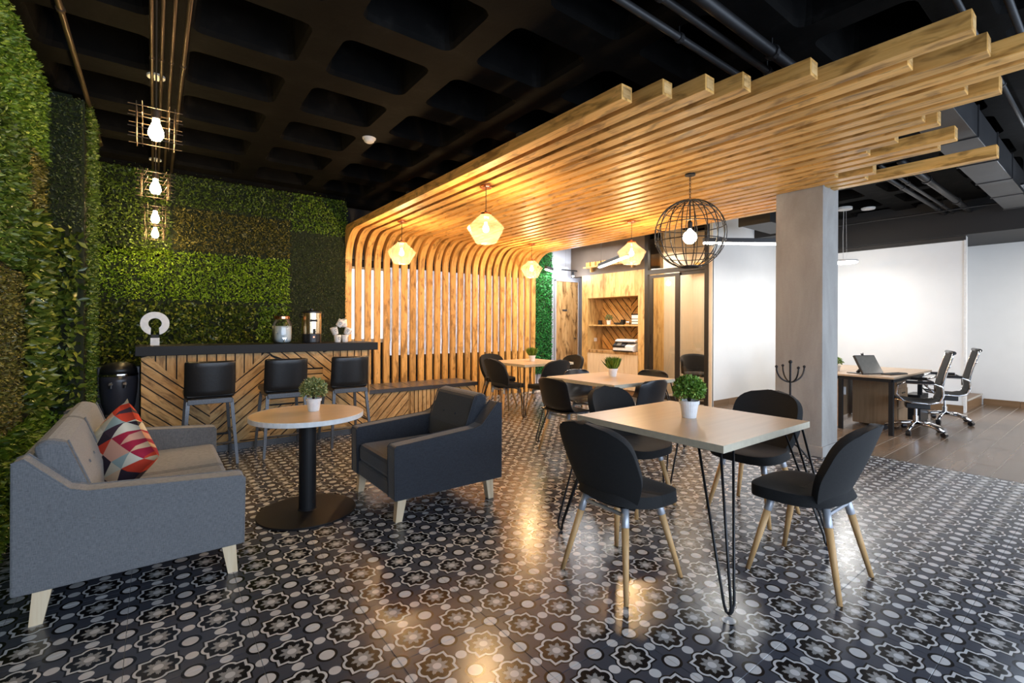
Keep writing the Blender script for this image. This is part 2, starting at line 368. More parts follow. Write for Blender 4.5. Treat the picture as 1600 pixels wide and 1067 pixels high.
# ------------------------------------------------------------------ floor
def project(x, y):
    d = Vector((x, y, 0))-CAM; w = d.dot(_F)
    if w < .2: return None
    return CX+FPX*d.dot(_R)/w, CY+FPX*CAM.z/w
XB = 4.76
fl = struct('floor_tiled', MB().box(-2.9, XB, -3.6, 5.6, -.05, -.003), 'darkgrout', 'patterned black and white tile floor of the lounge')
def tile_mesh(w):
    m = MB(); a, g, c = 0.0, .0010, .0008
    m.add([(g,g,-.012),(w-g,g,-.012),(w-g,.4-g,-.012),(g,.4-g,-.012),(g,g,-c),(w-g,g,-c),(w-g,.4-g,-c),(g,.4-g,-c),(g+c,g+c,0),(w-g-c,g+c,0),(w-g-c,.4-g-c,0),(g+c,.4-g-c,0)],
          [(0,1,5,4),(1,2,6,5),(2,3,7,6),(3,0,4,7),(4,5,9,8),(5,6,10,9),(6,7,11,10),(7,4,8,11),(8,9,10,11)])
    return m
T_FULL = tile_mesh(.4).mesh('tile'); T_CUT = tile_mesh(XB-4.4).mesh('tile_cut')
for t_ in (T_FULL, T_CUT): t_.materials.append(MAT['tile'])
tiles = []
for i in range(-7, 12):
    for j in range(-9, 14):
        pr = [project((i+a)*.4, (j+b)*.4) for a in (0, .5, 1) for b in (0, .5, 1)]
        vis = any(p and -30 < p[0] < 1630 and p[1] < 1090 for p in pr)
        hid = (i*.4 < 1.2 and (j+1)*.4 > 3.95) or (j >= 13)
        tiles.append((not vis or hid, (Vector(((i+.5)*.4, (j+.5)*.4, 0))-CAM).length, i, j))
tiles.sort()
rest = MB(); restc = MB()
for k, (_, _, i, j) in enumerate(tiles):
    if k < 300: obj('tile', T_CUT if i == 11 else T_FULL, 'tile', fl, loc=(i*.4, j*.4, 0))
    else:
        s_ = T_CUT if i == 11 else T_FULL
        rest.add([(v.co.x+i*.4, v.co.y+j*.4, v.co.z) for v in s_.vertices], [tuple(p.vertices) for p in s_.polygons])
tag(obj('tile_field', rest, 'tile', fl), None, kind='stuff')

fw = struct('floor_wood', MB().box(XB, 11.0, -3.6, 5.6, -.05, -.002), 'grout', 'brown wood-look plank floor of the office')
PL = MB().box(.003, .897, .003, .179, -.012, 0).mesh('plank'); PL.materials.append(MAT['plankfloor'])
PLh = MB().box(.003, .447, .003, .179, -.012, 0).mesh('plank_half'); PLh.materials.append(MAT['plankfloor'])
prest = MB(); np_ = 0
for r_ in range(-13, 28):
    y = r_*.182; off = (r_ % 2)*.45
    if off: segs = [(XB, PLh)]+[(XB+.45+k*.9, PL) for k in range(6)]
    else: segs = [(XB+k*.9, PL) for k in range(7)]
    for x, me in segs:
        p = project(x, y) or (9999, 0); q = project(x+.9, y+.18) or (9999, 0)
        if (y < 2.3 and (p[0] < 1640 or q[0] < 1640)) or x < 6: obj('floor_plank', me, 'plankfloor', fw, loc=(x, y, 0))

# ------------------------------------------------------------------ ceiling: black waffle slab
cl = MB(); ZC = 3.05; PX, PY, RXs, RYs, DEP = .785, .768, .60, .52, .34
def rrect(cx, cy, hx, hy, r, z, n=3):
    o = []
    for sx, sy, a0 in ((1, 1, 0), (-1, 1, PI/2), (-1, -1, PI), (1, -1, 1.5*PI)):
        for k in range(n+1): o.append((cx+sx*(hx-r)+r*math.cos(a0+PI/2*k/n), cy+sy*(hy-r)+r*math.sin(a0+PI/2*k/n), z))
    return o
for i in range(-3, 13):
    for j in range(-4, 6):
        cx, cy = .54+i*PX, 1.67+j*PY
        out = []
        inn = rrect(cx, cy, RXs/2, RYs/2, .07, ZC)
        for (x, y, z) in inn:
            dx, dy = x-cx, y-cy; t = min(PX/2/abs(dx) if dx else 9, PY/2/abs(dy) if dy else 9); out.append((cx+dx*t, cy+dy*t, ZC))
        up = rrect(cx, cy, RXs/2-.05, RYs/2-.05, .05, ZC+DEP); n = len(inn)
        lip = rrect(cx, cy, RXs/2-.015, RYs/2-.015, .065, ZC+.035)
        f = []
        for a, b in ((0, 1), (1, 2), (2, 3)):
            for k in range(n): f.append((a*n+k, a*n+(k+1) % n, b*n+(k+1) % n, b*n+k))
        f.append(tuple(3*n+k for k in range(n)))
        # outer corners of the cell
        crn = [(cx+sx*PX/2, cy+sy*PY/2, ZC) for sx, sy in ((1, 1), (-1, 1), (-1, -1), (1, -1))]
        m4 = n//4
        cf = []
        for q in range(4):
            cf_ids = [q*m4+k for k in range(m4)]
            for k in range(m4-1): cf.append((cf_ids[k], 4*n+q, cf_ids[k+1]))
        cl.add(out+inn+lip+up+crn, f+cf)
struct('ceiling', cl, 'ceiling', 'black painted waffle slab ceiling with deep square coffers')
struct('trim_1', MB().box(-1.9, 11, 5.22, 5.6, 3.0, 3.12), 'ceiling', 'black beam along the top of the back wall')

# ------------------------------------------------------------------ walls
def wall(name, b, mat, label): return struct(name, MB().box(*b), mat, label)
wall('wall_left', (-1.58, -1.48, -.8, 5.6, 0, 3.4), 'hedge_back', 'left wall behind the artificial hedge panels')
wall('wall_back', (-1.58, 1.44, 5.36, 5.46, 0, 3.4), 'hedge_back', 'back wall behind the bar, hidden under hedge panels')
wall('wall_back_window_side', (1.47, 5.02, 5.62, 5.72, 0, 3.4), 'blackpaint', 'dark back wall behind the wooden slats')
wall('wall_corridor', (5.02, 6.5, 5.425, 5.54, 0, 3.4), 'greywall', 'blue-grey wall around the plywood door')
wall('wall_office_side', (6.02, 9.0, 2.28, 2.40, 0, 3.05), 'whitepaint', 'white wall between column and glazed door')
wall('wall_office_back', (8.60, 8.72, -.14, 2.28, 0, 2.56), 'whitepaint', 'white wall behind the desk')
wall('wall_right', (9.85, 9.95, -4.5, .45, 0, 2.56), 'whitepaint', 'white wall at the far right beyond the step')
wall('wall_stair_side', (8.72, 9.95, .35, .45, 0, 2.56), 'whitepaint', 'white wall closing the stair recess')
wall('trim_2', (8.45, 9.95, -4.5, 2.4, 2.56, 3.1), 'blackpaint', 'black ceiling beam over the office walls')
wall('trim_3', (7.3, 8.6, 1.9, 2.45, 2.72, 3.1), 'blackpaint', 'black beam over the white office side wall')
wall('trim_4', (8.56, 8.60, -.145, 2.28, 2.50, 2.56), 'pipegrey', 'grey lip under the black office beam')
struct('trim_5', MB().box(8.575, 8.60, -.15, -.125, 0, 2.56), 'whiteplastic', 'white corner bead on the office wall')
def skirting(name, p0, p1, nrm, label):
    p0, p1 = Vector(p0), Vector(p1); d = p1-p0; L = d.length; d.normalize(); ang = math.atan2(d.y, d.x); n = max(1, round(L/.42))
    s_ = struct(name, MB().box(0, L, -.004, 0, 0, .098), 'grout', label, loc=(p0.x, p0.y, 0), rot=(0, 0, ang))
    me = MB().box(.002, L/n-.002, -.014, -.003, 0, .10).mesh('skirting_tile'); me.materials.append(MAT['woodskirt'])
    for k in range(n): obj('skirting_tile', me, 'woodskirt', s_, loc=(k*L/n, 0, 0))
skirting('baseboard_office_side', (6.05, 2.28), (8.6, 2.28), 0, 'brown tile skirting of the white side wall')
skirting('baseboard_office_back', (8.60, 2.28), (8.60, -.14), 0, 'brown tile skirting behind the desk')
skirting('baseboard_right', (9.85, -.16), (9.85, -3.0), 0, 'brown tile skirting of the far right wall')
st = thing('stair_step', 'low brown tiled step in the recess beside the office wall', 'step', (0, 0, 0))
obj('step_body', MB().box(8.73, 9.84, -.14, .34, 0, .17), 'woodskirt', st, bevel=.004)
obj('step_nosing', MB().box(8.73, 9.84, -.152, -.14, .155, .175), 'grout', st)
obj('upper_step', MB().box(8.73, 9.84, .10, .34, .17, .34), 'woodskirt', st, bevel=.004)

# windows behind the slats
w1 = struct('window_1', MB().box(1.44, 2.22, 5.60, 5.615, 1.02, 2.08), 'daypane', 'bright daylit window glimpsed between the left slats')
obj('window_frame', MB().box(1.40, 1.44, 5.58, 5.62, .98, 2.12).box(2.22, 2.26, 5.58, 5.62, .98, 2.12).box(1.40, 2.26, 5.58, 5.62, .96, 1.02).box(1.40, 2.26, 5.58, 5.62, 2.08, 2.12), 'whiteplastic', w1)
w2 = struct('window_2', MB().box(2.26, 4.98, 5.60, 5.615, .75, 2.15), 'frost', 'grey translucent sheet seen between the right slats')
obj('window_frame', MB().box(2.26, 4.98, 5.58, 5.62, .71, .75).box(2.26, 4.98, 5.58, 5.62, 2.15, 2.19), 'pipegrey', w2)

# ------------------------------------------------------------------ concrete column
colm = struct('column', MB().box(4.285, 4.66, .16, .59, 0, 3.2), 'concrete', 'raw concrete column standing under the slat canopy', bevel=.006)
obj('plinth', MB().box(4.275, 4.67, .15, .60, 0, .10), 'concrete', colm, bevel=.004)

# ------------------------------------------------------------------ slat wall and canopy
canopy = thing('slat_canopy', 'curved pine slat wall sweeping up into a beamed canopy', 'canopy', (1.45, 5.25, 0))
YW, ZB, RAD, SW, SD, PITCH = 5.25, 2.565, .42, .093, .092, .1432; SDW = .048
ENDS = [.20, .02, -.16, -.30, -.59, -1.19, -.93, -1.20, -1.75, -1.55, -1.05, -1.17, -.80, -.85, -.59, -.38, -.86, -.74, -.02, -.26, -.16, -.98, .62, .66, .60]
for k, ye in enumerate(ENDS):
    x0 = 1.45+k*PITCH; x1 = x0+SW
    stn = [((YW, 0), (YW+SDW, 0)), ((YW, 1.0), (YW+SDW, 1.0)), ((YW, ZB-RAD), (YW+SDW, ZB-RAD))]
    cyy, czz, n = YW-RAD, ZB-RAD, 10
    for q in range(1, n):
        a = PI/2*q/n; t = min((RAD+SDW)/math.cos(a), (RAD+SD)/math.sin(a))
        stn.append(((cyy+RAD*math.cos(a), czz+RAD*math.sin(a)), (cyy+t*math.cos(a), czz+t*math.sin(a))))
        if q == 5: pass
    stn += [((YW-RAD, ZB), (YW-RAD, ZB+SD)), ((2.5, ZB), (2.5, ZB+SD)), ((ye, ZB), (ye, ZB+SD))]
    V = []; F = []; UV = []
    L = 0; prev = None
    us = []
    for (i_, o_) in stn:
        if prev: L += math.dist(i_, prev)
        prev = i_; us.append(L)
        V += [(x0, *i_), (x1, *i_), (x1, *o_), (x0, *o_)]
    vv = [0, SW, SW+SD, SW*2+SD, SW*2+SD*2]
    for s_ in range(len(stn)-1):
        for e in range(4):
            F.append((s_*4+e, (s_+1)*4+e, (s_+1)*4+(e+1) % 4, s_*4+(e+1) % 4))
            UV += [(us[s_], vv[e]), (us[s_+1], vv[e]), (us[s_+1], vv[e+1]), (us[s_], vv[e+1])]
    e_ = (len(stn)-1)*4
    F += [(0, 1, 2, 3), (e_+3, e_+2, e_+1, e_)]
    UV += [(0, 0), (0, SW), (.09, SW), (.09, 0)]+[(L, 0), (L, SW), (L+.09, SW), (L+.09, 0)]
    me = bpy.data.meshes.new('slat'); me.from_pydata([(a-1.45, b-5.25, c) for a, b, c in V], [], F)
    ul = me.uv_layers.new(name='UVMap'); ul.data.foreach_set('uv', [c for p in UV for c in p]); me.update()
    sl = obj('slat', me, 'slat', canopy, bevel=.003)
    if ye < .5:       # open box end of the beam
        obj('beam_end', MB().box(x0+.012-1.45, x1-.012-1.45, ye-.0015-5.25, ye+.004-5.25, ZB+.014, ZB+SD-.014), 'plank', sl)
for yy_ in (-.3, -2.05, -4.05): obj('hanger_bar', MB().box(.02, 24*PITCH+.07, yy_, yy_+.05, ZB+SD, ZB+SD+.04), 'blackpaint', canopy)
for zz_ in (.35, 2.2): obj('back_rail', MB().box(.02, 24*PITCH+.07, SDW, SDW+.03, zz_, zz_+.06), 'blackpaint', canopy)

# ------------------------------------------------------------------ hedge panels
def hedge(label, o, ux, uz, W_, H_, nrm, kind, dens=5200, size=.03, tilt=.75, depth=.035):
    o, ux, uz, nrm = map(np.array, (o, ux, uz, nrm))
    t = thing('hedge_panel', label, 'hedge panel', tuple(o), group='artificial hedge panels on the walls')
    n = int(W_*H_*dens)
    e = size*.35; P = ux*RNG.uniform(e, W_-e, (n, 1))+uz*RNG.uniform(e, H_-e, (n, 1))+nrm*RNG.uniform(0, depth, (n, 1))
    leaf_obj('leaves', t, P, np.repeat(nrm[None].astype(float), n, 0), size, tilt, kind)
    c = [tuple(q-nrm*.02+a*ux*W_+b*uz*H_) for q in (0*ux, nrm*.015) for a, b in ((0, 0), (1, 0), (1, 1), (0, 1))]
    obj('backing_mat', MB().add(c, [(0, 1, 2, 3), (7, 6, 5, 4), (0, 4, 5, 1), (1, 5, 6, 2), (2, 6, 7, 3), (3, 7, 4, 0)]), 'hedge_back', t)
X, Y, Z = (1, 0, 0), (0, 1, 0), (0, 0, 1); NY = (0, -1, 0)
YB = 5.27
hedge('mid-green leafy hedge panel at top left of the back wall', (-1.42, YB, 2.02), X, Z, .87, 1.02, NY, 'leaf_mid', 4200, .042)
hedge('olive brown hedge panel right of the caged bulbs', (-.55, YB, 2.10), X, Z, 1.28, .52, NY, 'leaf_olive', 5200, .032)
hedge('dark green strip of hedge under the ceiling above the olive panel', (-.55, YB, 2.62), X, Z, 1.28, .42, NY, 'leaf_mid', 4600, .034)
hedge('grassy green hedge panel in the upper corner beside the canopy', (.73, YB, 2.48), X, Z, .74, .56, NY, 'leaf_grass', 5200, .034)
hedge('bright lime grassy hedge band across the back wall', (-1.42, YB, 1.50), X, Z, 2.15, .60, NY, 'leaf_bright', 5600, .034)
hedge('fine dark green hedge panel behind the coffee urn', (.73, YB, .3), X, Z, .74, 2.18, NY, 'leaf_dark', 6500, .020)
hedge('olive leafy hedge panel behind the white ring sign', (-1.42, YB, .3), X, Z, 1.74, 1.20, NY, 'leaf_big', 3000, .058)
hedge('vivid green hedge panel behind the glass drink jar', (.32, YB, .3), X, Z, .41, 1.20, NY, 'leaf_grass', 3800, .048)
XL = -1.40; NX = (1, 0, 0)
hedge('yellow-green mossy hedge panel high on the left wall', (XL, 1.2, 2.42), Y, Z, 2.26, .63, NX, 'leaf_grass', 5600, .032)
hedge('olive mossy hedge strip below the high mossy panel', (XL, 2.75, 1.98), Y, Z, .71, .44, NX, 'leaf_olive', 5600, .026)
hedge('light green leafy hedge panel at mid height on the left wall', (XL, 1.2, 1.55), Y, Z, 1.55, .87, NX, 'leaf_mid', 4600, .038)
hedge('yellowish fine moss panel at the left edge', (XL, 1.2, .62), Y, Z, 1.42, .93, NX, 'leaf_olive', 6000, .022)
hedge('large glossy leaf hedge panel behind the sofa', (XL, 2.62, .62), Y, Z, .84, 1.38, NX, 'leaf_big', 2000, .075, .8, .05)
hedge('bright feathery hedge panel low behind the sofa', (XL, .9, .0), Y, Z, 2.56, .62, NX, 'leaf_grass', 5200, .045)
hedge('fine dark hedge on the upper half of the pillar', (-1.42, 3.44, 1.98), X, Z, .26, 1.02, NY, 'leaf_dark', 8000, .022)
hedge('large glossy leaf hedge on the lower half of the pillar', (-1.42, 3.44, .55), X, Z, .26, 1.43, NY, 'leaf_big', 2100, .075, .8, .05)
hedge('grassy hedge at the foot of the pillar', (-1.42, 3.44, .0), X, Z, .26, .55, NY, 'leaf_grass', 5200, .045)
hedge('olive hedge on the side of the pillar facing the bar', (-1.16, 3.44, 0), Y, Z, .62, 3.0, NX, 'leaf_mid', 5000, .032)
struct('wall_pillar', MB().box(-1.48, -1.24, 3.52, 4.02, 0, 3.05), 'hedge_back', 'pillar core under the hedge')
hedge('emerald hedge panel in the corridor beside the slats', (5.03, 5.365, .3), X, Z, .46, 2.75, NY, 'leaf_emerald', 5200, .034)

# ------------------------------------------------------------------ bar and bench with patterned plank fronts
def clip(poly, nx, nz, c):        # keep n.p >= c
    out = []
    for i in range(len(poly)):
        a, b = poly[i], poly[(i+1) % len(poly)]; da, db = a[0]*nx+a[1]*nz-c, b[0]*nx+b[1]*nz-c
        if da >= 0: out.append(a)
        if da*db < 0: t = da/(da-db); out.append((a[0]+(b[0]-a[0])*t, a[1]+(b[1]-a[1])*t))
    return out
def planks(parent, poly, ang, y, step=.078, gap=.011, th=.014, name='plank', mat='plank', out=-1):
    dx, dz = math.cos(ang), math.sin(ang); nx, nz = -dz, dx
    pr = [p[0]*nx+p[1]*nz for p in poly]; k = math.floor(min(pr)/step)
    while k*step < max(pr):
        q = clip(clip(poly, nx, nz, k*step+gap/2), -nx, -nz, -((k+1)*step-gap/2)); k += 1
        if len(q) < 3: continue
        A = abs(sum(q[i][0]*q[(i+1) % len(q)][1]-q[(i+1) % len(q)][0]*q[i][1] for i in range(len(q))))/2
        if A < .0006: continue
        cx, cz = sum(p[0] for p in q)/len(q), sum(p[1] for p in q)/len(q)
        loc = [((p[0]-cx)*dx+(p[1]-cz)*dz, (p[0]-cx)*nx+(p[1]-cz)*nz) for p in q]
        o = obj(name, MB().prism(loc, 'Z', 0, th), mat, parent)
        o.matrix_local = Matrix(((dx, -dz, 0, cx), (0, 0, out, y), (dz, dx, 0, cz), (0, 0, 0, 1)))
D45 = math.radians(41)
bar = thing('bar_counter', 'bar clad in chevron pine planks below a charcoal top', 'bar', (.23, 3.78, 0))
BX0, BX1 = -1.037, 1.035
obj('carcass', MB().box(BX0, BX1, 0, .46, .0, .945), 'backing', bar)
obj('kickboard', MB().box(BX0, BX1, -.016, 0, .0, .06), 'stoolmetal', bar)
mw = (BX1-BX0)/4; z0, z1 = .062, .945
def xz(m, a, b): return (BX0+mw*(m+a), z0+(z1-z0)*b)
for m, mir in ((0, 0), (1, 1), (2, 0), (3, 0)):
    fx = (lambda a: 1-a) if mir else (lambda a: a)
    band = [xz(m, fx(a), b) for a, b in ((0, .98), (.10, 1.0), (1, .42), (1, .0), (.55, 0), (0, .30))]
    up = [xz(m, fx(a), b) for a, b in ((.10, 1), (1, 1), (1, .42))]
    dn = [xz(m, fx(a), b) for a, b in ((0, .30), (.55, 0), (0, 0))]
    sg = 1 if mir else -1
    if m == 2:
        band = [xz(m, a, b) for a, b in ((0, 1), (1, 1), (1, .72), (.7, .72), (0, .98))]
        planks(bar, [xz(m, a, b) for a, b in ((0, .98), (0, 1), (1, 1), (1, .80), (.72, .80))], -D45, 0)
        planks(bar, [xz(m, a, b) for a, b in ((.55, .78), (1, .78), (1, .40), (0, .40), (0, .48))], 0, 0)
        planks(bar, [xz(m, a, b) for a, b in ((0, .96), (.60, .74), (0, .48))], -D45, 0)
        planks(bar, [xz(m, a, b) for a, b in ((0, .38), (1, .38), (1, 0), (0, 0))], D45, 0)
    else:
        planks(bar, band, sg*D45, 0); planks(bar, up, PI/2, 0); planks(bar, dn, 0, 0)
tag(obj('bar_top', MB().box(-1.08, 1.12, -.045, .48, .9455, 1.032), 'counter', bar, bevel=.003), 'charcoal slab top')

ben = thing('bench', 'low bench with plank front and dark stone top beside the slats', 'bench', (2.03, 3.86, 0))
HX0, HX1 = -.745, .735
obj('carcass', MB().box(HX0, HX1, 0, .50, 0, .42), 'backing', ben)
def bz(x0, x1): return [(x0, .03), (x1, .03), (x1, .42), (x0, .42)]
planks(ben, bz(HX0, HX0+.50), math.radians(47), 0); planks(ben, bz(HX0+.505, HX0+.97), PI/2, 0, .056); planks(ben, bz(HX0+.975, HX1), -D45, 0)
bt = obj('stone_top', MB().box(HX0-.02, HX1+.015, -.035, .53, .42, .468), 'benchtop', ben, bevel=.003)
for k, (xa, xb) in enumerate(((-.66, -.55), (-.40, -.43), (-.20, -.10), (.08, .02), (.30, .38))):
    obj('gold_line', MB().tube([(xa, -.03, .4685), (xb, .52, .4685)], .004, 5), 'gold', bt)  # thin gold lines slanting alternately across the stone top

# bar stools
def stool(label, x):
    t = thing('bar_stool', label, 'bar stool', (x, 3.46, 0), group='bar stools along the bar')
    def pad(u, v):    # backrest, local -y towards the room
        a = u*2-1; w = .185*(1-.02*v)
        return (a*w, -.165-.035*v-.012*(1-a*a)+.03*abs(a)**3, .61+.30*v)
    obj('backrest', MB().grid(pad, 10, 6), 'leather', t, smooth=True, solid=.045, bevel=.012)
    obj('seat', MB().box(-.185, .185, -.17, .20, .585, .645), 'leather', t, bevel=.02)
    fr = obj('seat_frame', MB().box(-.165, .165, -.20, -.165, .54, .585).box(-.165, .165, .155, .185, .54, .585).box(-.165, -.135, -.18, .17, .55, .585).box(.135, .165, -.18, .17, .55, .585), 'stoolmetal', t, bevel=.003)
    for sx in (-1, 1):
        for sy in (-1, 1):
            obj('leg', MB().add([(sx*.16-.014, sy*.175-.012, .57), (sx*.16+.014, sy*.175-.012, .57), (sx*.16+.014, sy*.175+.012, .57), (sx*.16-.014, sy*.175+.012, .57),
                                 (sx*.20-.011, sy*.24-.010, 0), (sx*.20+.011, sy*.24-.010, 0), (sx*.20+.011, sy*.24+.010, 0), (sx*.20-.011, sy*.24+.010, 0)],
                                [(0, 1, 2, 3), (7, 6, 5, 4), (0, 4, 5, 1), (1, 5, 6, 2), (2, 6, 7, 3), (3, 7, 4, 0)]), 'stoolmetal', t)
    for a, b in (((-.186, -.218, .19), (.186, -.218, .19)), ((-.186, .218, .19), (.186, .218, .19)), ((-.184, -.21, .24), (-.184, .21, .24)), ((.184, -.21, .24), (.184, .21, .24))):
        obj('footrest', MB().tube([a, b], .011, 6), 'stoolmetal', t)
stool('black leather bar stool nearest the water cooler', -.325)
stool('black leather bar stool behind the round table plant', .284)
stool('black leather bar stool nearest the dark stone bench', .885)

# ------------------------------------------------------------------ things on the bar
t = thing('bulb_sign', 'white upright ring sign with a bulb-shaped opening on the bar', 'sign', (-.71, 3.98, 1.032))
ro, ri, cz, NN = .110, .050, .205, 48
outl, inl = [], []
for k in range(NN+1):
    a = -PI/2+.30+(2*PI-.60)*k/NN
    outl.append((ro*math.cos(a), cz+ro*math.sin(a))); b = -PI/2+.62+(2*PI-1.24)*k/NN
    inl.append((ri*math.cos(b), cz+ri*math.sin(b)))
outl = [(.034, cz-.104)]+outl+[(-.034, cz-.104)]; inl = [(.034, cz-.104)]+inl+[(-.034, cz-.104)]
m = MB(); n = len(outl)
m.add([(p[0], -.012, p[1]) for p in outl]+[(p[0], -.012, p[1]) for p in inl]+[(p[0], .012, p[1]) for p in outl]+[(p[0], .012, p[1]) for p in inl],
      [(k, k+1, n+k+1, n+k) for k in range(n-1)]+[(2*n+k+1, 2*n+k, 3*n+k, 3*n+k+1) for k in range(n-1)]+[(k, 2*n+k, 2*n+k+1, k+1) for k in range(n-1)]+[(n+k+1, 3*n+k+1, 3*n+k, n+k) for k in range(n-1)])
obj('ring', m, 'whiteplastic', t)
obj('bulb_neck', MB().box(-.03, .03, -.010, .010, .070, .100), 'blackpaint', t)
obj('stem', MB().box(-.034, .034, -.012, .012, 0, .070), 'whiteplastic', t)

t = thing('drink_dispenser', 'clear glass drink jar with lid and small tap', 'jar', (.378, 3.98, 1.032))
prof = [(.075, .002), (.092, .02), (.098, .05), (.098, .20), (.088, .235), (.072, .25), (.070, .262)]
obj('jar', MB().lathe(prof, 28, caps=False), 'jarglass', t, smooth=True)
obj('water', MB().lathe([(.07, .006), (.088, .022), (.093, .05), (.093, .185), (0, .185)], 28), MAT['jarglass'], t, smooth=True)
obj('ice', leaf_mesh('ice', RNG.normal(0, .03, (16, 3))*np.array([1, 1, 1.6])+np.array([0, 0, .13]), RNG.normal(0, 1, (16, 3)), .05, .5, 'leaf_mid', aspect=.9), 'whiteplastic', t)
t.children[-1].data.materials[0] = MAT['whitepaint']; t.children[-1]['kind'] = 'stuff'
obj('lid', MB().lathe([(.074, .258), (.076, .262), (.076, .288), (.07, .294), (0, .294)], 28), 'copper', t, smooth=False)
obj('tap', MB().tube([(0, -.095, .045), (0, -.125, .045)], .011, 8).tube([(0, -.120, .05), (0, -.124, .015)], .008, 8).box(-.018, .018, -.128, -.118, .052, .062), 'chrome', t)

t = thing('coffee_urn', 'tall steel coffee urn with black base and tap', 'urn', (.68, 3.98, 1.032))
obj('base', MB().lathe([(.098, 0), (.100, .01), (.100, .095), (.097, .10)], 32), 'plastic', t)
obj('body', MB().lathe([(.100, .10), (.101, .11), (.101, .33), (.098, .335)], 32), 'steel', t, smooth=False)
obj('lid', MB().lathe([(.104, .33), (.104, .345), (.06, .362), (.018, .364), (.018, .378), (.0, .380)], 32), 'plastic', t)
for sx in (-1, 1): obj('handle', MB().tube([(sx*.098, 0, .315), (sx*.122, 0, .32), (sx*.122, 0, .29), (sx*.10, 0, .285)], .008, 6), 'plastic', t)
obj('name_plate', MB().add([(.101*math.sin(a), -.1025*math.cos(a), z) for a in np.linspace(-.38, .38, 7) for z in (.235, .258)], [(2*k, 2*k+2, 2*k+3, 2*k+1) for k in range(6)]), 'blackpaint', t)
obj('tap', MB().tube([(0, -.098, .125), (0, -.135, .125)], .012, 8).tube([(0, -.128, .155), (0, -.130, .098)], .010, 8), 'plastic', t)
obj('indicator', MB().box(-.007, .007, -.103, -.099, .058, .072), 'redlight', t)

cup_m = MB().lathe([(.0, .0), (.030, .0), (.033, .004), (.041, .085), (.0385, .085), (.031, .008), (0, .006)], 20).mesh('cup'); cup_m.materials.append(MAT['whitepot'])
handle_m = MB().tube([(.036, 0, .068), (.055, 0, .066), (.062, 0, .045), (.053, 0, .022), (.034, 0, .02)], .0055, 6).mesh('handle'); handle_m.materials.append(MAT['whitepot'])
def logo_mesh():
    m = MB(); v = []; f = []
    for k in range(17):
        a = -PI/2+.5+(2*PI-1.0)*k/16
        for r in (.0095, .0135):
            x = r*math.cos(a); z = .050+r*math.sin(a); rad = .0355+(z-.02)*.085; v.append((x, -math.sqrt(max(rad*rad+.004*.0-x*x, 1e-6))-.0008, z))
    f = [(2*k, 2*k+1, 2*k+3, 2*k+2) for k in range(16)]
    m.add(v, f); m.add([(-.004, -.0365, .029), (.004, -.0365, .029), (.004, -.0372, .038), (-.004, -.0372, .038)], [(0, 1, 2, 3)])
    m = m.mesh('logo'); m.materials.append(MAT['blackpaint']); return m
logo = logo_mesh()
cups = [('white logo cup standing at lower left of the cup pile', (.955, 3.95, 1.032), (0, 0, .2)), ('white cup standing at lower right of the cup pile', (1.045, 3.97, 1.032), (0, 0, .9)),
        ('white logo cup tipped left on the second row of the pile', (.935, 3.955, 1.122), (0, -.30, .1)), ('white cup leaning right on the second row of the pile', (1.06, 3.975, 1.120), (0, .35, -.2)),
        ('white logo cup balanced on top of the pile', (.955, 3.94, 1.215), (.1, .60, -.15)), ('white cup tipped away at the top right of the pile', (1.045, 3.99, 1.212), (0, .3, -2.6))]
for lb, lc, ro_ in cups:
    t = thing('cup', lb, 'cup', lc, group='cups piled on the bar'); t.rotation_euler = ro_
    obj('cup_body', cup_m, 'whitepot', t, smooth=True); obj('handle', handle_m, 'whitepot', t, smooth=True, rot=(0, 0, .6)); obj('logo', logo, 'blackpaint', t)

# ------------------------------------------------------------------ water cooler
t = thing('water_cooler', 'black floor-standing water cooler between hedge pillar and bar', 'water cooler', (-.968, 3.97, 0))
obj('back_panel', MB().box(-.150, .150, .0, .22, .0, .845), 'navy', t, bevel=.006)
prof = [(.10, .0), (.105, .35), (.10, .45), (.118, .50), (.132, .62), (.138, .72), (.134, .78)]
obj('front_body', MB().lathe(prof, 24, arc=(PI, 2*PI)), 'navy', t, smooth=True)
obj('dome', MB().lathe([(.135, .78), (.130, .83), (.105, .865), (.06, .885), (0, .892)], 24, arc=(PI, 2*PI)), 'leather', t, smooth=True)
obj('collar', MB().lathe([(.1385, .765), (.140, .775), (.1385, .785)], 24, arc=(PI, 2*PI), caps=False), 'chrome', t, smooth=True)
for sx in (-.048, .048):
    q = obj('tap', MB().tube([(sx, -.125, .70), (sx, -.165, .70)], .016, 8).tube([(sx, -.155, .72), (sx, -.16, .665)], .012, 8), 'plastic', t)
    obj('tap_button', MB().box(sx-.012, sx+.012, -.175, -.165, .695, .715), 'chrome', q)
obj('drip_tray', MB().box(-.085, .085, -.16, -.09, .42, .44), 'plastic', t, bevel=.004)

